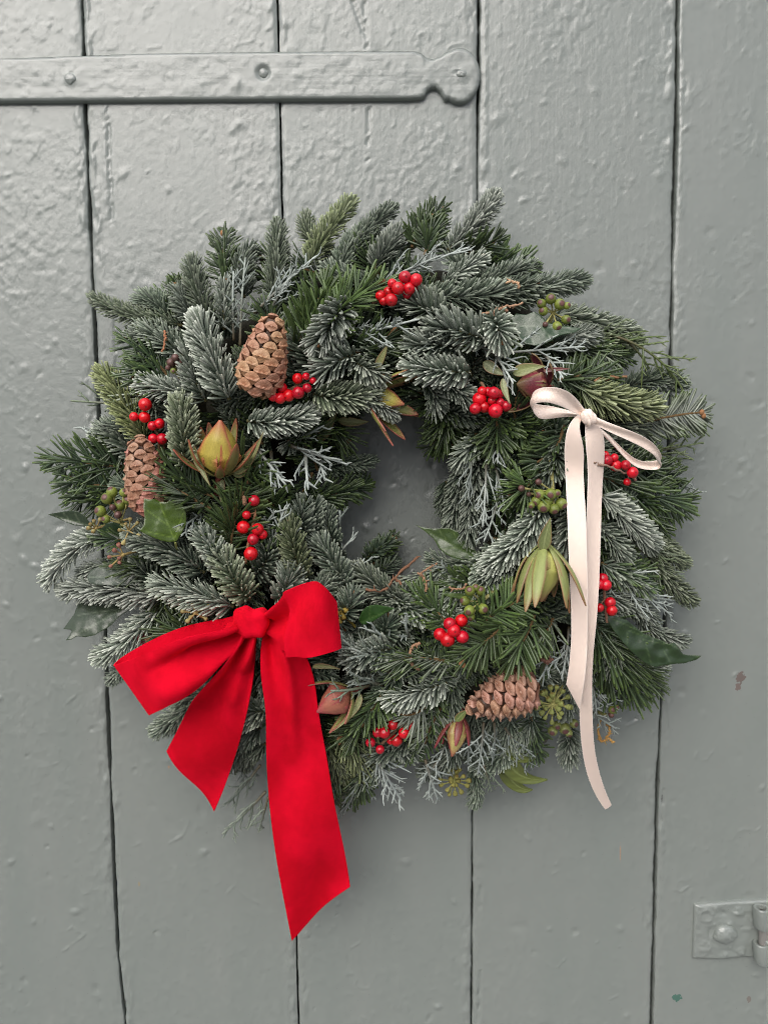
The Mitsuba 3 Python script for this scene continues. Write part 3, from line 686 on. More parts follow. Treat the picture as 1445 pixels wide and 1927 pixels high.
CYP = [
    (452, 650, 462, 484, dict(frost=.45, green=.1)), (440, 640, 440, 510, dict(frost=.5)), (478, 590, 596, 480, dict(frost=.75, dh=.014)), (500, 600, 560, 500, dict(frost=.6)), (720, 530, 884, 464, dict(frost=.9, dh=.016)), (700, 540, 830, 480, dict(frost=.7, dh=.012)),
    (640, 640, 790, 600, dict(frost=.8, dh=.016)), (650, 650, 720, 610, dict(frost=.6)), (740, 640, 790, 660, dict(frost=.6)), (910, 668, 1100, 652, dict(frost=.85, dh=.016)), (925, 660, 966, 722, dict(frost=.9, dh=.018)), (1020, 664, 1060, 712, dict(frost=.9, dh=.018)), (870, 640, 990, 690, dict(frost=.7)),
    (1060, 620, 1215, 645, dict(frost=.3, green=.7, curve=-8)), (1150, 630, 1292, 748, dict(frost=.2, green=.9, curve=-34, bh=.055, th=.045)), (1100, 650, 1172, 694, dict(frost=.5, green=.5)), (1180, 640, 1225, 700, dict(frost=.2, green=.8, bh=.05, th=.04)), (1225, 850, 1324, 832, dict(frost=.2, green=.75, bh=.04, th=.034, dens=.8)), (1215, 845, 1284, 868, dict(frost=.2, green=.8, bh=.04, th=.03, dens=.7)),
    (935, 800, 936, 872, dict(frost=.9, dh=.006)), (1240, 890, 1306, 930, dict(frost=.7, bh=.04, th=.03)), (1200, 735, 1290, 738, dict(frost=.7, bh=.034, th=.03)), (915, 860, 908, 992, dict(frost=.8, dh=.014)), (890, 830, 880, 940, dict(frost=.6, dh=.010)), (930, 870, 950, 960, dict(frost=.65)), (940, 930, 910, 1020, dict(frost=.6)),
    (1140, 1060, 1265, 1160, dict(frost=.85, dh=.014, spread=1.3)), (1120, 1080, 1220, 1140, dict(frost=.7, dh=.008)), (1180, 1020, 1290, 1090, dict(frost=.4, green=.5)), (1200, 1010, 1262, 1066, dict(frost=.4, green=.7)), (1170, 1090, 1240, 1190, dict(frost=.6)), (1150, 1110, 1270, 1130, dict(frost=.75, dh=.010)),
    (1070, 1180, 1056, 1278, dict(frost=.8, dh=.012, rad=1.1)), (1040, 1200, 1020, 1275, dict(frost=.7)), (1085, 1210, 1030, 1250, dict(frost=.75)), (1110, 1270, 1122, 1345, dict(frost=.75)), (1100, 1330, 1160, 1372, dict(frost=.65, bh=.045, th=.03)), (1115, 1300, 1150, 1340, dict(frost=.7, bh=.05, th=.035)),
    (478, 835, 538, 912, dict(frost=.95, dh=.014, rad=1.25)), (545, 838, 650, 872, dict(frost=1, dh=.016, rad=1.3)), (575, 840, 580, 922, dict(frost=.95, dh=.014, rad=1.3)), (600, 850, 612, 905, dict(frost=.9, dh=.012, rad=1.25)), (510, 850, 520, 920, dict(frost=.85, dh=.008, rad=1.2)), (560, 830, 610, 800, dict(frost=.6)),
    (505, 1052, 538, 950, dict(frost=.75, dh=.012)), (490, 1000, 520, 960, dict(frost=.6)), (520, 1060, 560, 990, dict(frost=.6)), (629, 1050, 674, 1000, dict(frost=.7)), (660, 1090, 686, 1050, dict(frost=.65)), (640, 1010, 640, 960, dict(frost=.5)), (390, 960, 345, 990, dict(frost=.6, dh=.014)), (400, 980, 350, 1000, dict(frost=.7, dh=.012)),
    (230, 760, 132, 754, dict(frost=.3, green=.5, bh=.035, th=.03, dens=.5)), (225, 850, 152, 803, dict(frost=.8, bh=.036, th=.03)), (250, 855, 205, 800, dict(frost=.8, bh=.04, th=.034)), (250, 840, 190, 780, dict(frost=.6, bh=.04, th=.034)),
    (740, 1270, 640, 1200, dict(frost=.55, green=.2, rad=1.3, dh=.014)), (760, 1250, 660, 1220, dict(frost=.6, green=.1, rad=1.35, dh=.014)), (720, 1290, 650, 1260, dict(frost=.6, green=.1, rad=1.3, dh=.010)), (740, 1210, 700, 1180, dict(frost=.6, rad=1.3, dh=.010)), (770, 1200, 760, 1165, dict(frost=.75, rad=1.2, dh=.010)), (694, 1290, 622, 1300, dict(frost=.4, green=.4, rad=1.2, dh=.020)),
    (700, 1410, 756, 1508, dict(frost=1, rad=1.2, bh=.07, th=.045)), (712, 1420, 722, 1480, dict(frost=.85, bh=.065, th=.045)), (700, 1420, 645, 1535, dict(frost=.45, bh=.055, th=.032)), (680, 1400, 660, 1480, dict(frost=.4, bh=.06, th=.04)), (800, 1430, 824, 1506, dict(frost=.9, rad=1.15, bh=.065, th=.045)), (825, 1430, 788, 1470, dict(frost=.85, bh=.065, th=.045)),
    (910, 1360, 898, 1460, dict(frost=.8, bh=.08, th=.055)), (930, 1360, 928, 1430, dict(frost=.6, bh=.075, th=.05)), (880, 1380, 880, 1440, dict(frost=.65, bh=.075, th=.05)), (950, 1370, 990, 1430, dict(frost=.5, bh=.06, th=.035)), (960, 1400, 1000, 1444, dict(frost=.5, bh=.05, th=.03)), (840, 1390, 820, 1440, dict(frost=.6)), (910, 1440, 925, 1490, dict(frost=.4, green=.4, bh=.05, th=.035)),
    (500, 1490, 418, 1570, dict(frost=.45, green=.25, bh=.045, th=.034, rad=1.15, dens=.75)), (490, 1440, 430, 1512, dict(frost=.35, green=.2, bh=.05, th=.032, dens=.7)), (505, 1500, 486, 1568, dict(frost=.4, green=.25, bh=.045, th=.03, dens=.7)), (470, 1420, 455, 1480, dict(frost=.3, bh=.045, th=.03)), (640, 1480, 600, 1520, dict(frost=.4, bh=.04, th=.03)),
    (850, 1080, 830, 1060, dict(frost=.5)), (1190, 1090, 1290, 1140, dict(frost=.55, green=.3, bh=.05, th=.036)), (1030, 1390, 990, 1420, dict(frost=.5)),
]
for bx, by, tx, ty, o in CYP:
    cypress(bx, by, tx, ty, **o)


# dried twiglets among the fir
def twiglet(pts, col, r=.0009, h=None):
    p = np.array([at(x, y, (hprof(x, y) + .024) if h is None else h) for x, y in pts])
    mb = MB()
    g = np.random.default_rng(int(pts[0][0]))
    P = CubicSpline(np.arange(len(p)), p)(np.linspace(0, len(p) - 1, 6 * len(p)))
    P += g.normal(0, .0004, P.shape)
    tube(mb, P, r * (1 + .3 * g.uniform(-1, 1, len(P))), col, 6)
    for k in range(2, len(P) - 1, 3):
        d = unit(g.normal(0, 1, 3)) * g.uniform(.001, .004)
        tube(mb, [P[k], P[k] + d], [r * .6, r * .3], col, 4)
    mb.put(num('wreath__dried_twig'), 'bark', True)


TAN, RED = (.26, .15, .09), (.17, .085, .05)
twiglet([(688, 1108), (725, 1110), (742, 1088), (775, 1058), (782, 1050)], RED)
twiglet([(742, 1088), (756, 1100)], RED)
twiglet([(788, 1078), (800, 1095), (800, 1112)], TAN)
twiglet([(792, 1078), (822, 1060)], TAN, .0007)
twiglet([(791, 1210), (774, 1222), (772, 1244), (790, 1260)], TAN)
twiglet([(945, 532), (968, 530), (976, 540)], (.48, .30, .18), .0008)
twiglet([(905, 590), (925, 586), (950, 578), (984, 570)], (.34, .21, .13), .0007)
twiglet([(925, 592), (940, 580), (955, 585)], (.26, .14, .09), .0010)
twiglet([(846, 1106), (870, 1108), (876, 1098)], TAN, .0007)
twiglet([(1116, 870), (1150, 880), (1196, 898)], (.24, .16, .12), .0008)
twiglet([(306, 660), (310, 640), (308, 622)], (.34, .15, .08), .0007)
twiglet([(1132, 1356), (1126, 1376), (1132, 1396), (1142, 1386), (1146, 1372), (1140, 1362)], (.36, .20, .06), .0008, .034)
twiglet([(1142, 1388), (1156, 1398)], (.42, .25, .08), .0008, .034)
twiglet([(1120, 716), (1140, 712), (1178, 708)], (.28, .15, .08), .0009)
twiglet([(1016, 1236), (1028, 1246), (1040, 1240)], (.14, .07, .05), .0012)
twiglet([(462, 950), (458, 935)], (.24, .13, .08), .0012)


# ------------------------------------------------------------------ pine cones
def scale_mesh():
    rim = np.array([(-1, 0), (-.86, .42), (-.5, .78), (0, .92), (.5, .78), (.86, .42), (1, 0), (.62, -.42), (0, -.82), (-.62, -.42)])
    V, C = [], []
    def put(k, x, dz=0.0, c=(1, 1, 1), kx=0.0):
        for y, z in rim:
            V.append((x + kx * max(0, 1 - abs(z) / .5), y * k, z * k + dz)); C.append(c)
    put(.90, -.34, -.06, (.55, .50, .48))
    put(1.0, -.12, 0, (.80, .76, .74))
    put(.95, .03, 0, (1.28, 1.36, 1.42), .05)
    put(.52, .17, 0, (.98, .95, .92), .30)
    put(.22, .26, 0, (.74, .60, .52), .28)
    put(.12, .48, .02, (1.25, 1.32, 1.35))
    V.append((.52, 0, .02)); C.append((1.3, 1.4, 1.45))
    n, m, f = len(rim), 6, []
    for r in range(m - 1):
        for k in range(n):
            a, b = r * n + k, r * n + (k + 1) % n
            f += [(a, b, b + n), (a, b + n, a + n)]
    for k in range(n):
        f.append(((m - 1) * n + k, (m - 1) * n + (k + 1) % n, m * n))
    s0 = len(V)
    for y, z in rim:
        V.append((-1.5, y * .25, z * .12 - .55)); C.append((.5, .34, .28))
    for k in range(n):
        a, b = s0 + k, s0 + (k + 1) % n
        f += [(a, b, (k + 1) % n), (a, (k + 1) % n, k)]
    return np.array(V), np.array(f)[:, ::-1], np.array(C)


SV, SF, SC = scale_mesh()


def pine_cone(name, label, base, tip, hb, ht, R, N, prof, col, beta0, beta1, spread=1.0, open_=0.0, seed=0, turn=0.0, size=1.0):
    key = num(name)
    labels[key] = {'label': label, 'category': 'pine cone', 'group': 'pine cones wired into the wreath'}
    p0, p1 = at(*base, hb), at(*tip, ht)
    ax = unit(p1 - p0)
    Lc = np.linalg.norm(p1 - p0)
    e1 = unit(np.cross(ax, VIEW)); e2 = np.cross(ax, e1)
    g = np.random.default_rng(seed)
    variants = []
    for k in range(4):
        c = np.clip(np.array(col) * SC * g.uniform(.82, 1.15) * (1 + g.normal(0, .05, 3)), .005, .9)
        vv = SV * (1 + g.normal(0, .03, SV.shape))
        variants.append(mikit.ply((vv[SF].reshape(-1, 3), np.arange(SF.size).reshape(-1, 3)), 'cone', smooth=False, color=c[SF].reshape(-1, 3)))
    wsum = 0
    ts = (np.arange(N) + .5) / N
    dens = np.array([prof(t) for t in np.linspace(0, 1, 400)])
    cdf = np.cumsum(dens ** .85); cdf /= cdf[-1]
    pos = np.interp(ts, cdf, np.linspace(0, 1, 400))
    area = 2 * np.pi * R * Lc * dens.mean() / N
    for i in range(N):
        u = pos[i]
        rad = R * prof(u)
        a = i * 2.399963 + turn
        rd = e1 * math.cos(a) + e2 * math.sin(a)
        tg = np.cross(ax, rd)
        be = math.radians(beta0 + (beta1 - beta0) * u ** 1.5 + 38 * sm(.84, 1.0, u) + g.normal(0, 4))
        nx = rd * math.cos(be) + ax * math.sin(be)
        nz = ax * math.cos(be) - rd * math.sin(be)
        sc = math.sqrt(area) * (.42 + .34 * prof(u)) * .98 * size * g.uniform(.88, 1.10)
        o = p0 + ax * (u * Lc) + rd * rad
        mtx = np.eye(4)
        mtx[:3, 0], mtx[:3, 1], mtx[:3, 2], mtx[:3, 3] = nx * sc * (.75 + .5 * open_), tg * sc * 1.0 * spread, nz * sc * (.98 - .48 * open_), o
        if np.linalg.det(mtx[:3, :3]) < 0:
            mtx[:3, 1] *= -1
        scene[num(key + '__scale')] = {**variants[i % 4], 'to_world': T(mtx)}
    mb = MB()
    q = np.linspace(0, 1, 12)
    tube(mb, p0 + (p1 - p0) * (q * .93)[:, None], np.array([R * prof(t * .93) * (.72 - .2 * open_) + .0005 for t in q]), np.array(col) * .22, 12)
    mb.put(key + '__core', 'cone', True)


pA = lambda t: np.interp(t, [0, .06, .16, .35, .6, .8, .93, 1], [.40, .76, .97, 1.0, .84, .62, .42, .08])
pC = lambda t: np.interp(t, [0, .08, .25, .45, .65, .8, .92, 1], [.55, .90, 1.0, .95, .74, .50, .32, .06])
h = hprof(500, 660)
pine_cone('pine_cone', 'closed tan pine cone standing upright above the upper left red berries', (481, 742), (517, 590), h + .022, h + .034, .0145, 62, pA, (.30, .160, .092), -22, 38, seed=4)
h = hprof(265, 880)
pine_cone('pine_cone', 'narrow reddish pine cone on the far left beside the dark green fir', (290, 965), (258, 818), h + .020, h + .026, .0142, 64, pA, (.265, .138, .090), -10, 42, seed=6, turn=1.0)
h = hprof(945, 1310)
pine_cone('pine_cone', 'open brown pine cone lying sideways below the green fir', (1004, 1288), (878, 1338), h + .024, h + .030, .0150, 54, pC, (.30, .175, .115), 14, 46, open_=.8, seed=9, spread=.98, turn=.4, size=1.12)


# ------------------------------------------------------------------ berries
def ball(p, r, axis, body, mark, mark_a, seed, bumpy=.03, asp=1.0, mark2=None):
    """a berry: a slightly uneven sphere, with the dark remains of the flower at the end that points along axis"""
    s = trimesh.creation.uv_sphere(radius=1.0, count=[13, 20])
    v = np.array(s.vertices)
    g = np.random.default_rng(seed)
    z = unit(axis)
    x = unit(np.cross(z, [.3, .5, .8])); y = np.cross(z, x)
    ca = v[:, 2]
    w = 1 - .10 * np.exp(-((1 - ca) / .012)) + bumpy * (n2(v[:, 0] * 1.6 + seed, v[:, 2] * 1.6 + v[:, 1], seed, 2) - .5)
    c = np.where((ca > math.cos(math.radians(mark_a)))[:, None], mark, body)
    if mark2 is not None:
        c = np.where((ca > math.cos(math.radians(mark_a * .55)))[:, None], mark2, c)
    v = v * w[:, None] * [1, 1, asp]
    return (v[:, :1] * x + v[:, 1:2] * y + v[:, 2:3] * z) * r + p, np.array(s.faces), c


def red_berries(label, pts, root, r=11.5, dh=.022, h0=None, stem=(.17, .10, .06)):
    key = num('red_berry_sprig')
    labels[key] = {'label': label, 'category': 'berry sprig', 'group': 'red berry sprigs tucked into the wreath'}
    g = np.random.default_rng(int(pts[0][0] * 7 + pts[0][1]))
    mx, my = np.mean([p[0] for p in pts]), np.mean([p[1] for p in pts])
    hb = (hprof(mx, my) if h0 is None else h0) + dh
    rp = at(root[0], root[1], hb - .010)
    smb = MB()
    cen = at(mx, my, hb - .006)
    line = CubicSpline([0, 1, 2], np.array([rp, (rp + cen) / 2 + g.normal(0, .001, 3), cen + (cen - rp) * .45]))(np.linspace(0, 2, 12))
    tube(smb, line, .0011, stem, 6)
    for i, q in enumerate(pts):
        rr = (q[2] if len(q) > 2 else r) * .000372 * g.uniform(.95, 1.04)
        lift = q[3] if len(q) > 3 else g.uniform(-.003, .003)
        p = at(q[0], q[1], hb + lift)
        k = np.argmin(np.linalg.norm(line - p, axis=1))
        tube(smb, [line[k], line[k] * .5 + p * .5 + [0, .001, 0], p], .0005, stem, 5)
        out = unit(p - cen) * .8 + VIEW * g.uniform(.5, 1.7) + g.normal(0, .35, 3) + [0, 0, -.2]
        v, f, c = ball(p, rr, out, np.array((.50, .003, .010)) * np.array((g.uniform(.70, 1.12), 1, g.uniform(.6, 1.6))), np.array((.035, .010, .010)), 13, 40 * len(labels) + i)
        mb = MB()
        mb.add(v, f, c)
        mb.put(num(key + '__berry'), 'berry', True)
    smb.put(key + '__stem', 'bark', True)
    return key


red_berries('red berries above the far left pine cone', [(273, 761, 12), (272, 785, 10.5), (252, 784, 8.5), (287, 801, 9), (300, 797, 9.5), (288, 825, 9), (305, 826, 10.5)], (310, 845))
red_berries('red berries at the top centre of the wreath beside bright green fir', [(762, 521, 10.5), (783, 526, 10.5), (770, 542, 11), (749, 542, 11.5), (736, 564, 11), (738, 533, 8), (766, 554, 8, -.004), (787, 540, 7, -.004), (716, 556, 9, -.005), (731, 549, 9, -.005), (722, 566, 8, -.005)], (700, 570), dh=.034)
red_berries('red berries beside the foot of the closed tan pine cone', [(560, 712, 9.5), (576, 708, 6.5), (589, 716, 6), (578, 730, 8.5), (561, 739, 11), (543, 744, 10.5), (530, 730, 9.5), (527, 749, 10.5), (514, 746, 8.5)], (548, 735), dh=.026)
red_berries('tight round bunch of red berries left of the cream bow', [(907, 736, 8.5), (929, 739, 10.5), (902, 751, 12), (925, 754, 7), (941, 757, 8), (894, 769, 10.5), (911, 766, 10), (932, 773, 13, .003), (952, 764, 9), (918, 737, 9, -.003), (938, 742, 9, -.002)], (905, 720), dh=.026)
red_berries('red berries under the right loop of the cream bow', [(1142, 866, 10), (1156, 861, 7.5), (1158, 876, 11), (1177, 875, 9.5), (1190, 889, 10.5), (1180, 907, 7, -.004), (1139, 856, 7)], (1196, 905), stem=(.24, .13, .10))
red_berries('loose upright string of red berries in the dark fir left of the hole', [(478, 942, 10.5), (464, 969, 7.5), (458, 992, 12), (485, 996, 11), (494, 1006, 9, -.003), (476, 1015, 10), (472, 1042, 12)], (462, 1060), stem=(.26, .13, .07))
red_berries('six red berries right below the wreath hole', [(868, 1168, 11.5), (846, 1174, 11.5), (854, 1187, 12, .004), (828, 1194, 11.5), (870, 1199, 11.5), (842, 1204, 13, .002)], (880, 1180), dh=.026)
red_berries('red berries behind the right edge of the long cream ribbon', [(1134, 1089, 10), (1140, 1101, 10.5), (1148, 1134, 10), (1151, 1149, 10), (1128, 1144, 8), (1127, 1100, 9)], (1143, 1172), stem=(.22, .12, .08))
red_berries('red berries at the bottom of the wreath beside the red ribbon', [(697, 1398, 9.5), (711, 1379, 10), (723, 1379, 11.5, .004), (739, 1364, 10), (746, 1394, 11), (760, 1380, 10.5), (773, 1365, 10.5, -.002), (715, 1411, 8.5), (735, 1394, 8, -.005)], (765, 1352), h0=.066)


def ivy_berries(label, pts, hub, stalk_to, r=9.5, dh=.024, h0=None, body=(.145, .18, .032), h_hub=-.008, spokes=True):
    key = num('ivy_berry_cluster')
    labels[key] = {'label': label, 'category': 'ivy berries', 'group': 'ivy berry clusters in the wreath'}
    g = np.random.default_rng(int(hub[0] * 3 + hub[1]))
    hb = (hprof(*hub) if h0 is None else h0) + dh
    H = at(*hub, hb + h_hub)
    smb = MB()
    sc = np.array((.30, .28, .11))
    S = at(*stalk_to, hb - .016)
    tube(smb, CubicSpline([0, 1, 2], np.array([S, (S + H) / 2 + [0, -.002, 0], H]))(np.linspace(0, 2, 9)), .0013, sc, 7)
    for i, q in enumerate(pts):
        p = at(q[0], q[1], hb + g.uniform(-.003, .003))
        out = unit(p - H)
        rr = (q[2] if len(q) > 2 else r) * .000372
        if spokes:
            tube(smb, np.linspace(H, p - out * rr * .8, 5) + [0, -.0004, 0], [.0006, .0005, .0005, .0006, .0009], sc, 6)
        ripe = q[3] if len(q) > 3 else 0
        b = np.array(body) * g.uniform(.8, 1.2) if not ripe else np.array((.085, .042, .036))
        v, f, c = ball(p, rr, out * .75 + VIEW * g.uniform(.2, .8) + g.normal(0, .15, 3), b, np.array((.085, .045, .035)), 36, i + len(labels) * 31, .08, 1.06, (.12, .05, .045))
        mb = MB(); mb.add(v, f, c)
        mb.put(num(key + '__berry'), 'petal', True)
    smb.put(key + '__stalk', 'bark', True)


ivy_berries('green ivy berries with brown caps over a dark ivy leaf, upper right', [(1036, 562, 9.5), (1053, 572, 10), (1019, 571, 8.5), (1022, 585, 8.5), (1065, 601, 8.5), (1048, 614, 9), (1067, 575, 6.5), (1026, 610, 5, 1)], (1040, 588), (1030, 620))
ivy_berries('cluster of green ivy berries left of the long cream ribbon', [(1036, 930, 10.5), (1015, 931, 10), (1009, 943, 9), (1023, 953, 11.5), (1042, 958, 9.5), (1056, 948, 10.5), (1000, 951, 6), (1013, 907, 6, 1), (981, 919, 6, 1), (995, 930, 4.5, 1), (1048, 928, 7), (1030, 944, 9)], (1040, 925), (1034, 860))
ivy_berries('green ivy berries on the far left edge beside the reddish cone', [(211, 926, 10), (201, 938, 10.5), (233, 927, 8), (241, 941, 9), (226, 951, 10), (189, 962, 10.5), (222, 969, 7, 1), (199, 977, 8), (212, 955, 6, 1)], (228, 985), (258, 1000))
ivy_berries('green ivy berries above the six red berries', [(884, 1112, 9), (904, 1112, 9), (895, 1106, 7), (875, 1131, 9), (883, 1149, 9.5), (909, 1146, 9.5), (886, 1161, 7.5)], (905, 1132), (935, 1105), dh=.026)
ivy_berries('small purple ivy buds at the upper left behind frosted fir', [(322, 682, 8, 1), (330, 673, 7, 1), (337, 683, 7, 1), (326, 698, 5), (316, 692, 5, 1)], (328, 690), (340, 712))
ivy_berries('dull green ivy berries below the open brown pine cone', [(1040, 1376, 10), (1062, 1371, 12), (1080, 1362, 9), (1048, 1366, 9), (1070, 1380, 8)], (1050, 1352), (1040, 1340), dh=.012, body=(.15, .17, .05), spokes=False)
ivy_berries('single green ivy berry with purple core at the right of the ribbon', [(1152, 1336, 8.5), (1160, 1332, 6), (1150, 1346, 6, 1)], (1145, 1345), (1125, 1340), dh=.0, h0=.045)


def ivy_umbel(label, hub, ends, stalk_to, dh=.024, h0=None, col=(.32, .24, .095), knob=(.27, .23, .095), r=4.2):
    key = num('ivy_flower_head')
    labels[key] = {'label': label, 'category': 'ivy flower head', 'group': 'dried ivy flower heads in the wreath'}
    g = np.random.default_rng(int(hub[0] * 5 + hub[1]))
    hb = (hprof(*hub) if h0 is None else h0) + dh
    H, S = at(*hub, hb), at(*stalk_to, hb - .010)
    mb = MB()
    tube(mb, np.linspace(S, H, 6), .0010, np.array(col) * .8, 7)
    ic = trimesh.creation.icosphere(subdivisions=2)
    mb.add(np.array(ic.vertices) * .0014 + H, ic.faces, col)
    for e in ends:
        p = at(e[0], e[1], hb + g.uniform(.001, .005))
        d = unit(p - H)
        L = np.linalg.norm(p - H)
        k = r * .00037 * g.uniform(.8, 1.15)
        tube(mb, H + d * np.array([0, L * .4, L - k * 2.2, L - k * 1.6, L - k * .9, L - k * .2, L])[:, None], np.array([.0005, .0005, .0006, k * .72, k, k * .86, k * .45]), np.array([col, col, col, knob, knob, knob, np.array(knob) * np.array((.75, .55, .5))]) * g.uniform(.75, 1.15), 9)
    mb.put(key, 'bark', True)


def spokes(hub, n, r0, r1, seed, a0=0, a1=6.283):
    g = np.random.default_rng(seed)
    return [(hub[0] + g.uniform(r0, r1) * math.cos(a), hub[1] + g.uniform(r0, r1) * math.sin(a)) for a in np.linspace(a0, a1, n, endpoint=False) + g.normal(0, .1, n)]


ivy_umbel('pale star shaped ivy flower head under the left green ivy leaf', (242, 1000), [(222, 997), (231, 1026), (265, 1008), (246, 974), (261, 982), (236, 984)], (256, 1000), dh=.028)
ivy_umbel('pale ivy flower head nearest the left edge above the drooping fir', (181, 994), [(163, 994), (176, 978), (190, 975), (174, 1002), (168, 985)], (245, 976), dh=.02)
ivy_umbel('pinkish ivy flower head below the pale star shaped one', (232, 1044), [(212, 1034), (202, 1049), (224, 1062), (222, 1053), (206, 1068), (222, 1022)], (270, 1034), dh=.026, knob=(.26, .12, .09))
ivy_umbel('tan ivy flower head just above the left loop of the red bow', (368, 1154), [(340, 1150), (362, 1136), (396, 1140), (350, 1172), (356, 1164), (390, 1166)], (385, 1165), dh=.026)
ivy_umbel('large spoked ivy flower head below the right end of the open cone', (1040, 1326), spokes((1040, 1326), 15, 26, 40, 3) + spokes((1040, 1326), 8, 12, 22, 4), (1058, 1290), dh=.026, col=(.24, .23, .085), knob=(.17, .19, .060), r=5.6)
ivy_umbel('olive ivy flower head hanging at the very bottom of the wreath', (855, 1470), spokes((855, 1472), 13, 20, 32, 5) + spokes((855, 1472), 6, 8, 16, 8), (862, 1440), h0=.04, dh=.008, col=(.20, .20, .07), knob=(.20, .19, .055), r=5.0)
ivy_umbel('curled yellowish ivy stalk right of the red bow', (640, 1146), [(655, 1150), (648, 1166), (640, 1174), (632, 1160)], (668, 1180), dh=.016, col=(.36, .27, .06), knob=(.30, .22, .05), r=5)


# ------------------------------------------------------------------ leaves and flowers
def blade(mb, mid, width, side, nrm, cup=0.0, thick=.0005, colour=None, nu=16, nv=7, wave=0.0, prof=None):
    """a lance shaped leaf: mid = points of its midrib, width in metres, side = a direction across it"""
    mid = np.asarray(mid, float)
    q = np.linspace(0, 1, nu)
    P = CubicSpline(np.linspace(0, 1, len(mid)), mid)(q)
    t = unit(np.gradient(P, axis=0))
    s = unit(np.broadcast_to(side, t.shape) - t * (np.broadcast_to(side, t.shape) * t).sum(1)[:, None])
    n = np.cross(t, s)
    n = n * np.sign((n @ unit(nrm)))[:, None]
    if prof is None:
        prof = lambda q: np.clip(np.sin(np.pi * np.clip(q, 0, 1) ** .75), .03, 1) ** .8 * (1 - .25 * q)
    w = prof(q) * width / 2
    w = np.maximum(w, width * .03)
    v = np.linspace(-1, 1, nv)
    G = P[:, None] + s[:, None] * (w[:, None] * v)[..., None] + n[:, None] * ((cup * w[:, None] * v ** 2) + wave * width * np.sin(q * 9)[:, None] * v * np.abs(v))[..., None]
    V, F = sheet(G, thick)
    qq, vv = np.meshgrid(q, v, indexing='ij')
    c = colour(qq.ravel(), vv.ravel())
    mb.add(V, F, np.vstack([c, c]))


def flower(label, base, tip, hb, ht, bud_r, n_in, n_out, out_len, out_w, out_ang, inner, outer_c, edge, seed, stem_to=None, bud_len=1.0, out_spread=1.0, skip=.75):
    key = num('conebush_flower')
    labels[key] = {'label': label, 'category': 'flower', 'group': 'conebush flowers in the wreath'}
    g = np.random.default_rng(seed)
    p0, p1 = at(*base, hb), at(*tip, ht)
    ax = unit(p1 - p0)
    L = np.linalg.norm(p1 - p0)
    e1 = unit(np.cross(ax, VIEW)); e2 = unit(np.cross(e1, ax))
    if e2 @ VIEW < 0:
        e2 = -e2
    inner, outer_c, edge = (np.array(c) * np.array((.84, .82, .76)) for c in (inner, outer_c, edge))

    def colf(a, k):
        def f(q, v):
            m = np.clip(sm(.66, 1.0, np.abs(v)) * .9 * sm(.08, .35, q) + sm(.70, 1.0, q) * .85, 0, 1)[:, None] * k
            st = .92 + .10 * np.sin(v * 14)[:, None]
            return a * g.uniform(.9, 1.1) * st * (1 - m) + edge * m
        return f
    Lb = L * bud_len
    bw = lambda t: np.interp(t, [0, .05, .13, .25, .42, .7, .9, 1], [.12, .45, .74, .92, 1.0, .68, .26, .05])
    for i in range(n_in):
        a = np.pi / 2 + i * 2.399963 + .15
        rr = bud_r * (1 - .04 * i)
        d = e1 * math.cos(a) + e2 * math.sin(a)
        tt = np.linspace(0, 1, 15)
        lk = Lb * (1 - .05 * i * g.uniform(.2, 1))
        mid = p0 + ax * (tt * lk)[:, None] + d * (rr * bw(tt))[:, None]
        mb = MB()
        blade(mb, mid, bud_r * 2.1, np.cross(ax, d), d, cup=-.42, thick=.0008, colour=colf(inner, .9), nv=9, nu=22, prof=lambda q: np.interp(q, [0, .05, .13, .25, .42, .7, .9, 1], [.15, .48, .78, .93, 1, .66, .28, .04]))
        mb.put(num(key + '__bract'), 'petal', True)
    for i in range(n_out):
        a = i * 2 * np.pi / n_out + g.normal(0, .18) + seed
        d = e1 * math.cos(a) * out_spread + e2 * math.sin(a)
        d = unit(d)
        if d @ VIEW > .55 and g.random() < skip:
            continue
        oa = math.radians(out_ang * g.uniform(.65, 1.3))
        ln = out_len * g.uniform(.78, 1.12)
        s0 = p0 - ax * g.uniform(.0, .004)
        d1 = ax * math.cos(oa) + d * math.sin(oa)
        mid = [s0 + d * bud_r * .35, s0 + d * bud_r * .78 + d1 * ln * .33, s0 + d * bud_r * .70 + d1 * ln * .68, s0 + d * bud_r * .40 + d1 * ln]
        mb = MB()
        blade(mb, mid, out_w * g.uniform(.8, 1.15), np.cross(ax, d), d, cup=-.30, thick=.0008, colour=colf(outer_c * g.uniform(.85, 1.15), .8), nv=7, nu=18, prof=lambda q: np.interp(q, [0, .2, .5, .8, .95, 1], [.42, .80, 1, .62, .25, .06]))
        mb.put(num(key + '__bract'), 'petal', True)
    mb = MB()
    q0 = at(*stem_to, hb - .014) if stem_to else p0 - ax * .03
    tube(mb, np.linspace(q0, p0 + ax * .006, 6), .0021, (.20, .05, .04), 8)
    mb.put(key + '__stem', 'bark', True)
    return key


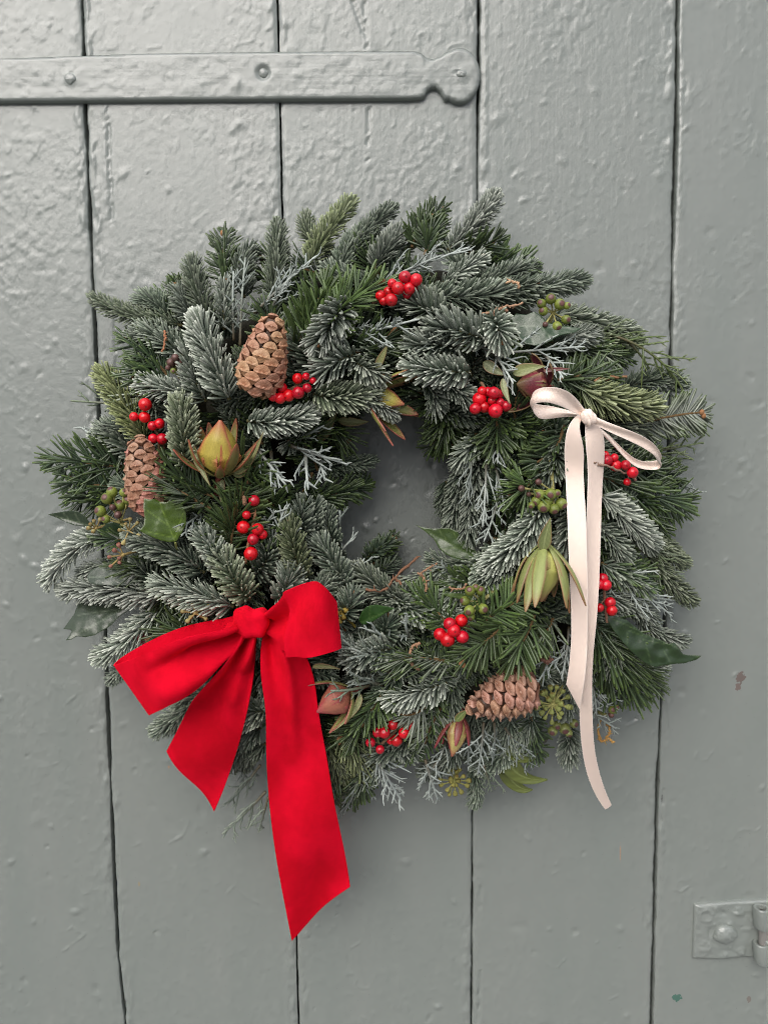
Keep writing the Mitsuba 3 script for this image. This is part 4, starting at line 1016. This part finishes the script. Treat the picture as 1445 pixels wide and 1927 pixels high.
h = hprof(415, 850)
flower('large yellow green conebush flower with upright red edged petals, left', (414, 888), (415, 790), h + .014, h + .030, .0125, 7, 10, .037, .0074, 40, (.44, .36, .070), (.20, .20, .070), (.36, .06, .055), 3, (408, 930), skip=.45)
h = hprof(720, 740)
flower('conebush flower facing the hole from above with pointed red tipped petals', (698, 744), (772, 764), h + .014, h + .024, .0070, 5, 11, .040, .0095, 42, (.40, .36, .075), (.30, .32, .10), (.38, .07, .09), 8, (650, 760), bud_len=.85)
h = hprof(990, 720)
flower('dark red conebush bud tucked behind the left loop of the cream bow', (1022, 728), (966, 722), h + .004, h + .018, .0095, 6, 5, .026, .0090, 45, (.20, .035, .05), (.13, .03, .045), (.26, .20, .09), 11, (1050, 730), bud_len=.9)
h = hprof(1019, 1080)
flower('hanging pale green conebush flower beside the long cream ribbon', (1024, 1034), (1018, 1132), h + .022, h + .028, .0112, 7, 12, .044, .0088, 26, (.42, .43, .13), (.24, .28, .10), (.26, .09, .06), 15, (1028, 1000), skip=0)
h = hprof(625, 1315)
flower('pinkish yellow conebush bud right of the long red ribbon tail', (656, 1300), (596, 1340), h + .014, h + .022, .0098, 6, 5, .032, .0075, 40, (.40, .145, .10), (.24, .25, .09), (.34, .05, .08), 20, (690, 1290))
h = hprof(860, 1385)
flower('small red striped conebush flower under the tip of the open cone', (864, 1352), (850, 1424), h + .012, h + .020, .0068, 6, 8, .026, .0062, 20, (.50, .42, .16), (.24, .07, .06), (.24, .025, .05), 27, (868, 1330))
h = hprof(270, 1195)
flower('pink conebush flower peeping over the left loop of the red bow', (330, 1210), (246, 1196), h + .002, h + .010, .0075, 5, 7, .034, .0075, 26, (.34, .06, .08), (.36, .30, .12), (.34, .13, .10), 31, (360, 1220))


def single_leaf(label, px, width, h0, h1, col, edge=None, name='conebush_leaf', cat='leaf', group=None, wave=0.0, cup=.2, side=None, bulge=0.0, pale=(.3, .34, .16)):
    key = num(name)
    labels[key] = {'label': label, 'category': cat}
    if group:
        labels[key]['group'] = group
    n = len(px)
    mid = [at(x, y, h0 + (h1 - h0) * i / (n - 1) + bulge * math.sin(math.pi * i / (n - 1))) for i, (x, y) in enumerate(px)]
    ax = unit(mid[-1] - mid[0])
    col = np.array(col) * .72

    def f(q, v):
        rib = (np.exp(-(v / .07) ** 2) * .55)[:, None]
        c = col * (.95 + .1 * np.sin(q * 37 + np.abs(v) * 8)[:, None])
        c = c * (1 - rib) + np.array(pale) * rib
        if edge is not None:
            e = sm(.75, 1, np.abs(v))[:, None] * .7
            c = c * (1 - e) + np.array(edge) * e
        return c
    mb = MB()
    blade(mb, mid, width, np.cross(ax, VIEW) if side is None else side, VIEW, cup=cup, colour=f, nu=30, nv=11, wave=wave, thick=.0005)
    mb.put(key, 'leaf' if name == 'ivy_leaf' else 'petal', True)


OL = (.17, .19, .07)
for lb, px, w_, dh, c in [
        ('olive conebush leaf standing up above the conebush flower over the hole', [(708, 694), (718, 672), (730, 648)], .0055, .02, (.26, .27, .11)),
        ('slim olive conebush leaf below the frosted fir left of the hole top', [(598, 830), (616, 806), (634, 772)], .0075, .004, (.19, .20, .07)),
        ('olive conebush leaf lying under the conebush flower over the hole', [(635, 790), (665, 794), (694, 793)], .0070, .006, (.24, .25, .10)),
        ('green conebush leaf over the dark red bud', [(966, 704), (990, 694), (1026, 689)], .0088, .028, (.27, .30, .12)),
        ('thin purple leaf pointing right above the cream bow', [(1022, 698), (1045, 695), (1072, 694)], .0032, .024, (.18, .05, .06)),
        ('green leaf half hidden in fir left of the dark red bud', [(910, 680), (928, 694), (950, 706)], .0085, .012, (.20, .23, .10)),
        ('small green leaf beside the tight bunch of red berries', [(946, 712), (950, 735), (960, 760)], .0050, .022, (.24, .27, .12)),
        ('broad olive leaf above the hanging pale green flower', [(1022, 1036), (1026, 1010), (1036, 975)], .0098, .030, (.22, .26, .10)),
        ('slim curved olive leaf below the pinkish yellow bud', [(676, 1305), (668, 1335), (628, 1376)], .0052, .020, (.26, .27, .11)),
        ('thin olive leaf crossing behind the long red ribbon tail', [(588, 1256), (610, 1254), (640, 1260)], .0042, .018, (.22, .23, .09)),
        ('small green leaf at the left tip of the open cone', [(858, 1358), (868, 1346), (880, 1336)], .0065, .02, (.18, .24, .07)),
        ('olive leaf hanging left of the large yellow flower', [(360, 835), (374, 872), (396, 915)], .0060, .018, (.20, .22, .08)),
        ('olive leaf reaching right from the large yellow flower', [(440, 890), (468, 868), (496, 812)], .0062, .022, (.20, .21, .08)),
        ('olive leaf below the large yellow flower', [(440, 895), (458, 880), (470, 850)], .0082, .018, (.20, .24, .09)),
        ('slim olive leaf under the stem of the large yellow flower', [(415, 900), (416, 920), (418, 950)], .0065, .008, (.16, .18, .07))]:
    h = hprof(*px[1]) + dh
    single_leaf(lb, px, w_, h, h + .006, c, edge=(.22, .10, .06), group='loose conebush leaves in the wreath')


def ivy(label, outline, rib0, rib1, h0, gx=0.0, gy=0.0, fold=.18, wave=.0015, col=(.020, .055, .018), vein=(.10, .16, .07), seed=0, side_veins=(), pool=None, stem_to=None, thick=.0006):
    """an ivy leaf: a lobed outline, at height h0 at the midrib's middle, tilted by gx, gy (metres per 100 pixels), folded along the midrib"""
    key = num('ivy_leaf')
    labels[key] = {'label': label, 'category': 'ivy leaf', 'group': 'ivy leaves in the wreath'}
    o = np.array(outline, float)
    t = np.arange(len(o) + 1)
    poly = sg.Polygon(o).buffer(0).buffer(2.5).buffer(-2.5)
    if poly.geom_type != 'Polygon':
        poly = max(poly.geoms, key=lambda a: a.area)
    ring = np.array(shapely.segmentize(poly.exterior, 3.0).coords)[:-1]
    ring = ring + (n2(ring[:, 0] / 9, ring[:, 1] / 9, seed, 2) - .5)[:, None] * 2.0
    x0, y0, x1, y1 = poly.bounds
    X, Y = np.meshgrid(np.arange(x0, x1, 3.0), np.arange(y0, y1, 2.7))
    X[1::2] += 1.5
    inn = np.stack([X.ravel(), Y.ravel()], 1)
    inn = inn[shapely.contains_xy(poly.buffer(-1.6), inn[:, 0], inn[:, 1])]
    p = np.vstack([ring, inn])
    tri = Delaunay(p).simplices
    c = p[tri].mean(1)
    tri = tri[shapely.contains_xy(sg.Polygon(ring).buffer(.01), c[:, 0], c[:, 1])]
    a = p[tri]
    s = np.cross(a[:, 1] - a[:, 0], a[:, 2] - a[:, 0])
    tri = tri[np.abs(s) > 1e-6]; s = s[np.abs(s) > 1e-6]
    tri[s < 0] = tri[s < 0][:, ::-1]
    r0, r1 = np.array(rib0, float), np.array(rib1, float)
    mc = (r0 + r1) / 2
    ax = unit(r1 - r0)
    across = np.abs((p - r0) @ np.array([-ax[1], ax[0]]))
    segs = [(rib0, rib1)] + list(side_veins)
    dv = np.min([segdist(p[:, 0], p[:, 1], [sa, sb]) for sa, sb in segs], 0)
    pxm = .00037
    hh = h0 + gx * (p[:, 0] - mc[0]) / 100 + gy * (p[:, 1] - mc[1]) / 100 + fold * across * pxm - .00010 * np.exp(-(dv / 2.5) ** 2)
    hh = hh + wave * (n2(p[:, 0] / 26, p[:, 1] / 26, seed + 3, 2) - .5) * 2 + .0004 * (n2(p[:, 0] / 8, p[:, 1] / 8, seed + 5, 2) - .5)
    top = np.array([at(x, y, k) for (x, y), k in zip(p, hh)])
    bot = top + np.array([0, thick, 0])
    m, k = len(ring), len(p)
    i = np.arange(m); j = (i + 1) % m
    area = np.sum(ring[:, 0] * np.roll(ring[:, 1], -1) - ring[:, 1] * np.roll(ring[:, 0], -1))
    side = np.vstack([np.stack([i, j, k + i], 1), np.stack([j, k + j, k + i], 1)])
    if area > 0:
        side = side[:, ::-1]
    w = np.exp(-(dv / 1.0) ** 2)[:, None]
    mott = .7 * (.8 + .4 * n2(p[:, 0] / 12, p[:, 1] / 12, seed + 9, 3))[:, None]
    ct = np.array(col) * mott * (1 - w * .5) + np.array(vein) * w * .5
    mb = MB()
    mb.add(np.vstack([top, bot]), np.vstack([tri[:, ::-1], tri + k, side[:, ::-1]]), np.vstack([ct, np.broadcast_to(np.array((.14, .19, .07)), ct.shape)]))
    blade_key = key if stem_to is None else key + '__blade'
    mb.put(blade_key, 'leaf', True)
    if stem_to is not None:
        mb = MB()
        hs = np.interp(0, [0, 1], [h0, h0])
        q = at(*rib0, float(hh[np.argmin(np.hypot(*(p - r0).T))]) - .0006)
        tube(mb, np.linspace(at(*stem_to, h0 - .010), q, 5), .0009, (.20, .22, .07), 6)
        mb.put(key + '__stalk', 'bark', True)


ivy('bright green lobed ivy leaf at the left beside the reddish cone', [(271, 938), (281, 940), (292, 939), (302, 945), (314, 945), (322, 938), (334, 937), (343, 948), (350, 966), (350, 985), (342, 1004), (332, 1018), (318, 1020), (300, 1016), (285, 1010), (272, 1004), (262, 998), (270, 990), (272, 975), (270, 955)], (330, 1021), (300, 946), hprof(310, 980) + .030, gx=-.004, gy=.004, fold=.2, col=(.060, .105, .010), vein=(.16, .24, .04), seed=2, side_veins=[((328, 1015), (345, 965)), ((326, 1012), (275, 1000)), ((318, 990), (276, 960))], stem_to=(334, 1036))
ivy('dark pointed ivy leaf sticking out furthest left', [(90, 968), (110, 964), (130, 961), (146, 962), (158, 970), (170, 985), (176, 992), (160, 991), (140, 989), (122, 982), (106, 974)], (178, 992), (92, 968), .052, gx=.004, fold=.35, col=(.035, .055, .030), vein=(.13, .16, .10), seed=5, side_veins=[((150, 984), (140, 966)), ((130, 978), (120, 966))], stem_to=(200, 1000))
ivy('large silvery green ivy leaf at the lower left over bare paint', [(154, 1118), (175, 1121), (198, 1122), (222, 1124), (240, 1134), (248, 1142), (238, 1152), (222, 1162), (210, 1176), (202, 1182), (188, 1190), (178, 1196), (160, 1199), (146, 1198), (132, 1204), (124, 1206), (130, 1196), (136, 1186), (119, 1184), (128, 1172), (138, 1158), (146, 1138)], (244, 1140), (132, 1200), .062, gx=.010, gy=.018, fold=-.20, wave=.002, col=(.045, .065, .038), vein=(.15, .18, .13), seed=7, side_veins=[((226, 1146), (146, 1158)), ((210, 1156), (158, 1190)), ((230, 1140), (160, 1125))], stem_to=(262, 1130))
ivy('silvery ivy leaf lying behind the pinkish flower head, left', [(164, 1086), (170, 1074), (184, 1066), (200, 1062), (222, 1066), (244, 1072), (268, 1084), (272, 1096), (255, 1102), (230, 1102), (205, 1102), (180, 1100), (168, 1096)], (276, 1090), (168, 1086), .074, gx=.008, gy=.022, fold=.06, col=(.050, .068, .045), vein=(.14, .17, .12), seed=9, side_veins=[((240, 1087), (215, 1068)), ((215, 1087), (190, 1070)), ((230, 1088), (205, 1100))])
ivy('dark ivy leaf behind the pale ivy flower heads at the left', [(186, 1000), (200, 985), (222, 978), (246, 984), (262, 1000), (256, 1018), (236, 1022), (210, 1016)], (262, 1008), (188, 1000), hprof(225, 1000) + .006, fold=.2, col=(.03, .06, .025), seed=12)
ivy('dark wide ivy leaf under the ivy berries at the upper right', [(962, 596), (972, 590), (990, 592), (1006, 586), (1018, 594), (1030, 606), (1050, 612), (1072, 614), (1094, 618), (1078, 626), (1056, 630), (1040, 638), (1028, 646), (1008, 650), (988, 647), (976, 634), (966, 616)], (968, 612), (1088, 618), hprof(1020, 620) + .016, gx=.004, gy=.014, fold=.12, col=(.022, .055, .018), vein=(.16, .20, .14), seed=14, side_veins=[((985, 614), (1004, 590)), ((990, 615), (1004, 646)), ((1020, 617), (1036, 636))])
ivy('dull green pointed ivy leaf reaching into the hole from the right', [(782, 988), (796, 992), (814, 995), (830, 994), (846, 994), (860, 1000), (870, 1014), (884, 1026), (900, 1042), (912, 1056), (900, 1058), (880, 1056), (858, 1052), (840, 1044), (826, 1032), (816, 1014), (800, 1000)], (914, 1060), (786, 990), .050, gx=.010, gy=.004, fold=.14, col=(.055, .095, .026), vein=(.12, .17, .06), seed=17, side_veins=[((880, 1038), (850, 1000)), ((860, 1030), (832, 1034)), ((840, 1016), (826, 998))], stem_to=(922, 1062))
ivy('small glossy ivy leaf right of the red bow', [(675, 1168), (680, 1152), (690, 1142), (706, 1138), (724, 1141), (742, 1145), (728, 1152), (714, 1162), (698, 1172), (682, 1176)], (674, 1174), (738, 1146), hprof(705, 1155) + .024, gx=.004, gy=-.014, fold=.16, col=(.035, .10, .018), vein=(.10, .18, .05), seed=19, side_veins=[((695, 1162), (696, 1142)), ((700, 1160), (708, 1160))])
ivy('long dark wavy ivy leaf sticking out at the lower right', [(1140, 1158), (1160, 1161), (1180, 1168), (1196, 1180), (1210, 1192), (1228, 1200), (1246, 1206), (1258, 1212), (1270, 1210), (1278, 1222), (1286, 1232), (1302, 1234), (1320, 1234), (1310, 1242), (1290, 1248), (1268, 1250), (1250, 1252), (1232, 1256), (1214, 1248), (1196, 1234), (1178, 1216), (1160, 1194), (1146, 1174)], (1142, 1160), (1316, 1238), .078, gx=-.014, gy=.014, fold=-.18, wave=.004, col=(.022, .045, .014), vein=(.07, .11, .04), seed=21, side_veins=[((1180, 1186), (1220, 1200)), ((1210, 1204), (1250, 1212)), ((1180, 1190), (1180, 1212)), ((1215, 1212), (1225, 1248)), ((1250, 1226), (1262, 1246))])
ivy('green ivy leaf behind the ivy berries above the six red berries', [(830, 1118), (850, 1116), (872, 1118), (894, 1112), (914, 1096), (922, 1106), (916, 1124), (930, 1126), (950, 1118), (962, 1104), (958, 1124), (944, 1138), (920, 1146), (896, 1140), (870, 1128), (846, 1124)], (936, 1130), (834, 1119), hprof(895, 1125) + .010, fold=.15, col=(.065, .11, .030), vein=(.14, .19, .07), seed=23, side_veins=[((910, 1128), (918, 1102))])
ivy('dark ivy leaf behind the open cone beside the cream ribbon', [(1036, 1200), (1046, 1214), (1046, 1238), (1038, 1262), (1026, 1282), (1018, 1288), (1016, 1262), (1020, 1236), (1026, 1214)], (1036, 1204), (1018, 1286), hprof(1030, 1245) + .006, gx=-.012, fold=.2, col=(.050, .085, .022), vein=(.22, .16, .08), seed=25)
ivy('dark ivy leaf between the two cream ribbon tails', [(1056, 860), (1072, 852), (1094, 850), (1112, 862), (1112, 890), (1104, 915), (1092, 935), (1070, 945), (1058, 930), (1062, 905), (1050, 885)], (1088, 850), (1078, 940), hprof(1085, 900) + .008, gx=.006, fold=.12, col=(.040, .075, .035), vein=(.12, .16, .09), seed=27)
for lb, px, w_, hs_ in [('long pale green leaf hanging lowest at the bottom right', [(950, 1405), (960, 1440), (985, 1462), (1030, 1467)], .0155, (.045, .030)), ('curled green leaf hanging at the bottom beside the longest one', [(946, 1412), (952, 1450), (972, 1478), (1002, 1486)], .0140, (.040, .026)), ('short green leaf above the hanging pale leaves', [(952, 1402), (975, 1425), (1008, 1428)], .0090, (.05, .04))]:
    single_leaf(lb, px, w_, hs_[0], hs_[1], (.155, .19, .045), name='ivy_leaf', cat='ivy leaf', group='ivy leaves in the wreath', wave=.06, cup=.45, pale=(.24, .28, .10))


# ------------------------------------------------------------------ the two bows
def ribbon(st, nu=60, nv=22, thick=.0009, disp=None, colour=None):
    """a ribbon from stations (ax, ay, ah, bx, by, bh): the two edges of the strip in pixels with their heights"""
    A = np.array([at(s[0], s[1], s[2]) for s in st])
    Bq = np.array([at(s[3], s[4], s[5]) for s in st])
    m = (A + Bq) / 2
    t = np.concatenate([[0], np.cumsum(np.linalg.norm(np.diff(m, axis=0), axis=1) + .002)])
    t /= t[-1]
    q = np.linspace(0, 1, nu)
    a, b = CubicSpline(t, A)(q), CubicSpline(t, Bq)(q)
    v = np.linspace(0, 1, nv)
    P = a[:, None] * (1 - v)[None, :, None] + b[:, None] * v[None, :, None]
    if disp is not None:
        du, dv = np.gradient(P, axis=0), np.gradient(P, axis=1)
        N = unit(np.cross(du, dv))
        if (N[: max(4, nu // 5)].mean((0, 1)) @ VIEW) < 0:
            N = -N
        qq, vv = np.meshgrid(q, v, indexing='ij')
        P = P + N * disp(qq, vv)[..., None]
    V, F = sheet(P, thick)
    qq, vv = np.meshgrid(q, v, indexing='ij')
    c = np.ones((nu * nv, 3)) * .5 if colour is None else colour(qq.ravel(), vv.ravel())
    return V, F, np.vstack([c, c])


labels['velvet_bow'] = {'label': 'big red velvet bow with two wide loops and two long tails', 'category': 'bow'}


def velvet(key, st, **kw):
    V, F, c = ribbon(st, **kw)
    scene[key] = mikit.ply((V, F), 'velvet', smooth=60)


G1 = lambda x, m, s: np.exp(-((x - m) / s) ** 2)
velvet('velvet_bow__loop', [(446, 1167, .112, 447, 1192, .110), (420, 1173, .122, 418, 1248, .116), (385, 1186, .131, 378, 1288, .124), (330, 1207, .136, 330, 1320, .130), (270, 1232, .132, 302, 1337, .127), (228, 1248, .122, 284, 1345, .119), (215, 1252, .113, 280, 1344, .112), (222, 1243, .104, 276, 1336, .106), (300, 1198, .100, 325, 1310, .100), (388, 1170, .102, 398, 1245, .100), (446, 1158, .104, 446, 1182, .104)], nu=120, nv=36,
       disp=lambda u, v: .0085 * np.clip(1 - u / .42, 0, 1) ** 1.1 * np.sin(v * 8.6 + .6 + u * 2) - .0055 * G1(v, .40 - .3 * u, .10) * sm(.02, .12, u) * sm(.42, .2, u) + .0028 * np.sin(u * 17 + v * 4) * sm(0, .1, u) * sm(.5, .3, u))
velvet('velvet_bow__loop_001', [(500, 1152, .112, 505, 1190, .110), (520, 1142, .122, 518, 1214, .114), (545, 1112, .134, 537, 1227, .124), (575, 1098, .144, 560, 1236, .134), (602, 1098, .147, 586, 1238, .142), (622, 1118, .141, 618, 1229, .140), (633, 1134, .130, 641, 1220, .130), (626, 1126, .120, 634, 1216, .120), (594, 1104, .108, 592, 1224, .106), (555, 1116, .104, 545, 1214, .102), (508, 1152, .106, 510, 1186, .106)], nu=110, nv=36,
       disp=lambda u, v: .0056 * np.clip(1 - u / .26, 0, 1) * np.sin(v * 9 + 1.2) + .0040 * G1(u, .20 + .06 * v, .020) - .0022 * G1(u, .13 + .05 * v, .03) + .0020 * np.sin(u * 15 + v * 5) * sm(.5, .3, u))
velvet('velvet_bow__tail', [(463, 1178, .108, 486, 1180, .108), (441, 1214, .112, 483, 1222, .108), (406, 1262, .108, 475, 1285, .104), (366, 1315, .098, 460, 1362, .094), (339, 1362, .085, 434, 1447, .080), (317, 1410, .070, 401, 1530, .062)], nu=80, nv=36,
       disp=lambda u, v: .0105 * np.clip(1 - u / .60, 0, 1) ** 1.2 * np.sin(v * 9.5 + 1.0 + 2.2 * u) + .0034 * np.sin(u * 7 + v * 5) * sm(.1, .4, u) - .0060 * G1(u, .25, .05) * G1(v, .72, .22) + .004 * G1(u, .36, .06) * G1(v, .62, .2))
velvet('velvet_bow__tail_001', [(497, 1184, .106, 522, 1188, .106), (490, 1256, .110, 578, 1242, .106), (499, 1332, .102, 598, 1330, .098), (501, 1410, .092, 612, 1410, .088), (505, 1500, .080, 628, 1500, .076), (520, 1610, .066, 646, 1595, .062), (549, 1768, .046, 659, 1672, .050)], nu=110, nv=40,
       disp=lambda u, v: .0075 * G1(v, .60 - .3 * u, .11) * np.clip(1 - u / .48, 0, 1) - .0075 * G1(v, .28, .14) * np.clip(1 - u / .34, 0, 1) - .004 * G1(v, .92, .12) * np.clip(1 - u / .3, 0, 1) + .0034 * np.sin(u * 9 + v * 3.2) * sm(.2, .6, u) + .0028 * G1(v, .5, .3) * np.sin(u * 12))
s = trimesh.creation.icosphere(subdivisions=5)
v = np.array(s.vertices)
v = np.sign(v) * np.abs(v) ** .66
cr = np.sin((v[:, 0] * 1.0 + v[:, 2] * .35) * 7.5 + 1.6 * np.sin(v[:, 2] * 2)) * .5 + np.sin(v[:, 2] * 5 - v[:, 0] * 3) * .25
v = v * (1 + .12 * cr)[:, None]
v[:, 2] *= 1 - .18 * (1 - np.abs(v[:, 0])) * (v[:, 2] > 0)
v = v * [.0118, .0078, .0104]
rt = math.radians(-8)
v = v @ np.array([[math.cos(rt), 0, math.sin(rt)], [0, 1, 0], [-math.sin(rt), 0, math.cos(rt)]])
scene['velvet_bow__knot'] = mikit.ply((v + at(472, 1169, .116), np.array(s.faces)), 'velvet', smooth=True)

labels['satin_bow'] = {'label': 'narrow cream satin bow with two small loops and two long tails', 'category': 'bow'}
CREAM = np.array((.74, .605, .52))


def satin_col(q, v):
    e = sm(.90, .97, np.abs(v * 2 - 1))[:, None]
    return CREAM * (1 - e) + np.array((.76, .66, .60)) * e


def satin(key, st, **kw):
    V, F, c = ribbon(st, colour=satin_col, thick=.0003, **kw)
    mb = MB(); mb.add(V, F, c)
    mb.put(key, 'satin', True)


satin('satin_bow__loop', [(1103, 774, 0.114, 1098, 783, 0.112), (1078, 744, 0.122, 1064, 768, 0.120), (1046, 729, 0.127, 1030, 757, 0.125), (1016, 730, 0.123, 1008, 759, 0.122), (1000, 741, 0.114, 1000, 770, 0.114), (1003, 758, 0.105, 1013, 787, 0.106), (1032, 763, 0.102, 1040, 787, 0.103), (1066, 771, 0.104, 1072, 784, 0.105), (1098, 778, 0.110, 1098, 788, 0.110)], nu=90, nv=16, disp=lambda u, v: .0008 * np.sin(v * 6 + u * 9))
satin('satin_bow__loop_001', [(1110, 778, 0.114, 1110, 794, 0.112), (1165, 802, 0.118, 1160, 819, 0.116), (1212, 822, 0.114, 1202, 838, 0.112), (1239, 846, 0.106, 1229, 856, 0.105), (1246, 864, 0.096, 1238, 870, 0.095), (1238, 866, 0.087, 1240, 882, 0.087), (1212, 868, 0.086, 1212, 883, 0.086), (1181, 853, 0.090, 1178, 865, 0.090), (1156, 828, 0.096, 1148, 833, 0.097), (1124, 802, 0.106, 1117, 811, 0.107)], nu=90, nv=16, disp=lambda u, v: .0008 * np.sin(v * 5 + u * 8))
satin('satin_bow__tail', [(1088, 780, 0.110, 1100, 786, 0.110), (1070, 802, 0.114, 1090, 806, 0.113), (1063, 832, 0.112, 1096, 836, 0.111), (1063, 880, 0.106, 1098, 880, 0.106), (1067, 960, 0.110, 1102, 960, 0.111), (1070, 1046, 0.114, 1104, 1046, 0.115), (1073, 1113, 0.112, 1106, 1113, 0.113), (1074, 1212, 0.106, 1105, 1212, 0.108), (1069, 1265, 0.100, 1101, 1272, 0.104), (1065, 1288, 0.096, 1091, 1334, 0.092)], nu=110, nv=16, disp=lambda u, v: .0010 * np.sin(u * 15) * v)
satin('satin_bow__tail_001', [(1101, 794, 0.108, 1120, 792, 0.108), (1101, 832, 0.110, 1135, 824, 0.106), (1104, 880, 0.106, 1136, 878, 0.100), (1103, 960, 0.105, 1133, 960, 0.101), (1102, 1079, 0.105, 1128, 1079, 0.103), (1099, 1162, 0.102, 1122, 1162, 0.101), (1096, 1240, 0.094, 1116, 1230, 0.095), (1091, 1333, 0.080, 1114, 1340, 0.084), (1095, 1411, 0.064, 1119, 1411, 0.068), (1108, 1468, 0.050, 1131, 1464, 0.052), (1138, 1523, 0.034, 1150, 1514, 0.034)], nu=120, nv=16, disp=lambda u, v: .0009 * np.sin(u * 13 + v * 2))
s = trimesh.creation.icosphere(subdivisions=4)
v = np.array(s.vertices)
v = np.sign(v) * np.abs(v) ** .85
v = v * (1 + .05 * np.sin((v[:, 0] - v[:, 2]) * 6) - .16 * np.exp(-((v[:, 0] - .25 * v[:, 2] + .15) / .16) ** 2))[:, None] * [.0046, .0036, .0058]
rt = math.radians(38)
v = v @ np.array([[math.cos(rt), 0, math.sin(rt)], [0, 1, 0], [-math.sin(rt), 0, math.cos(rt)]])
mb = MB(); mb.add(v + at(1107, 785, .115), s.faces, CREAM)
mb.put('satin_bow__knot', 'satin', True)
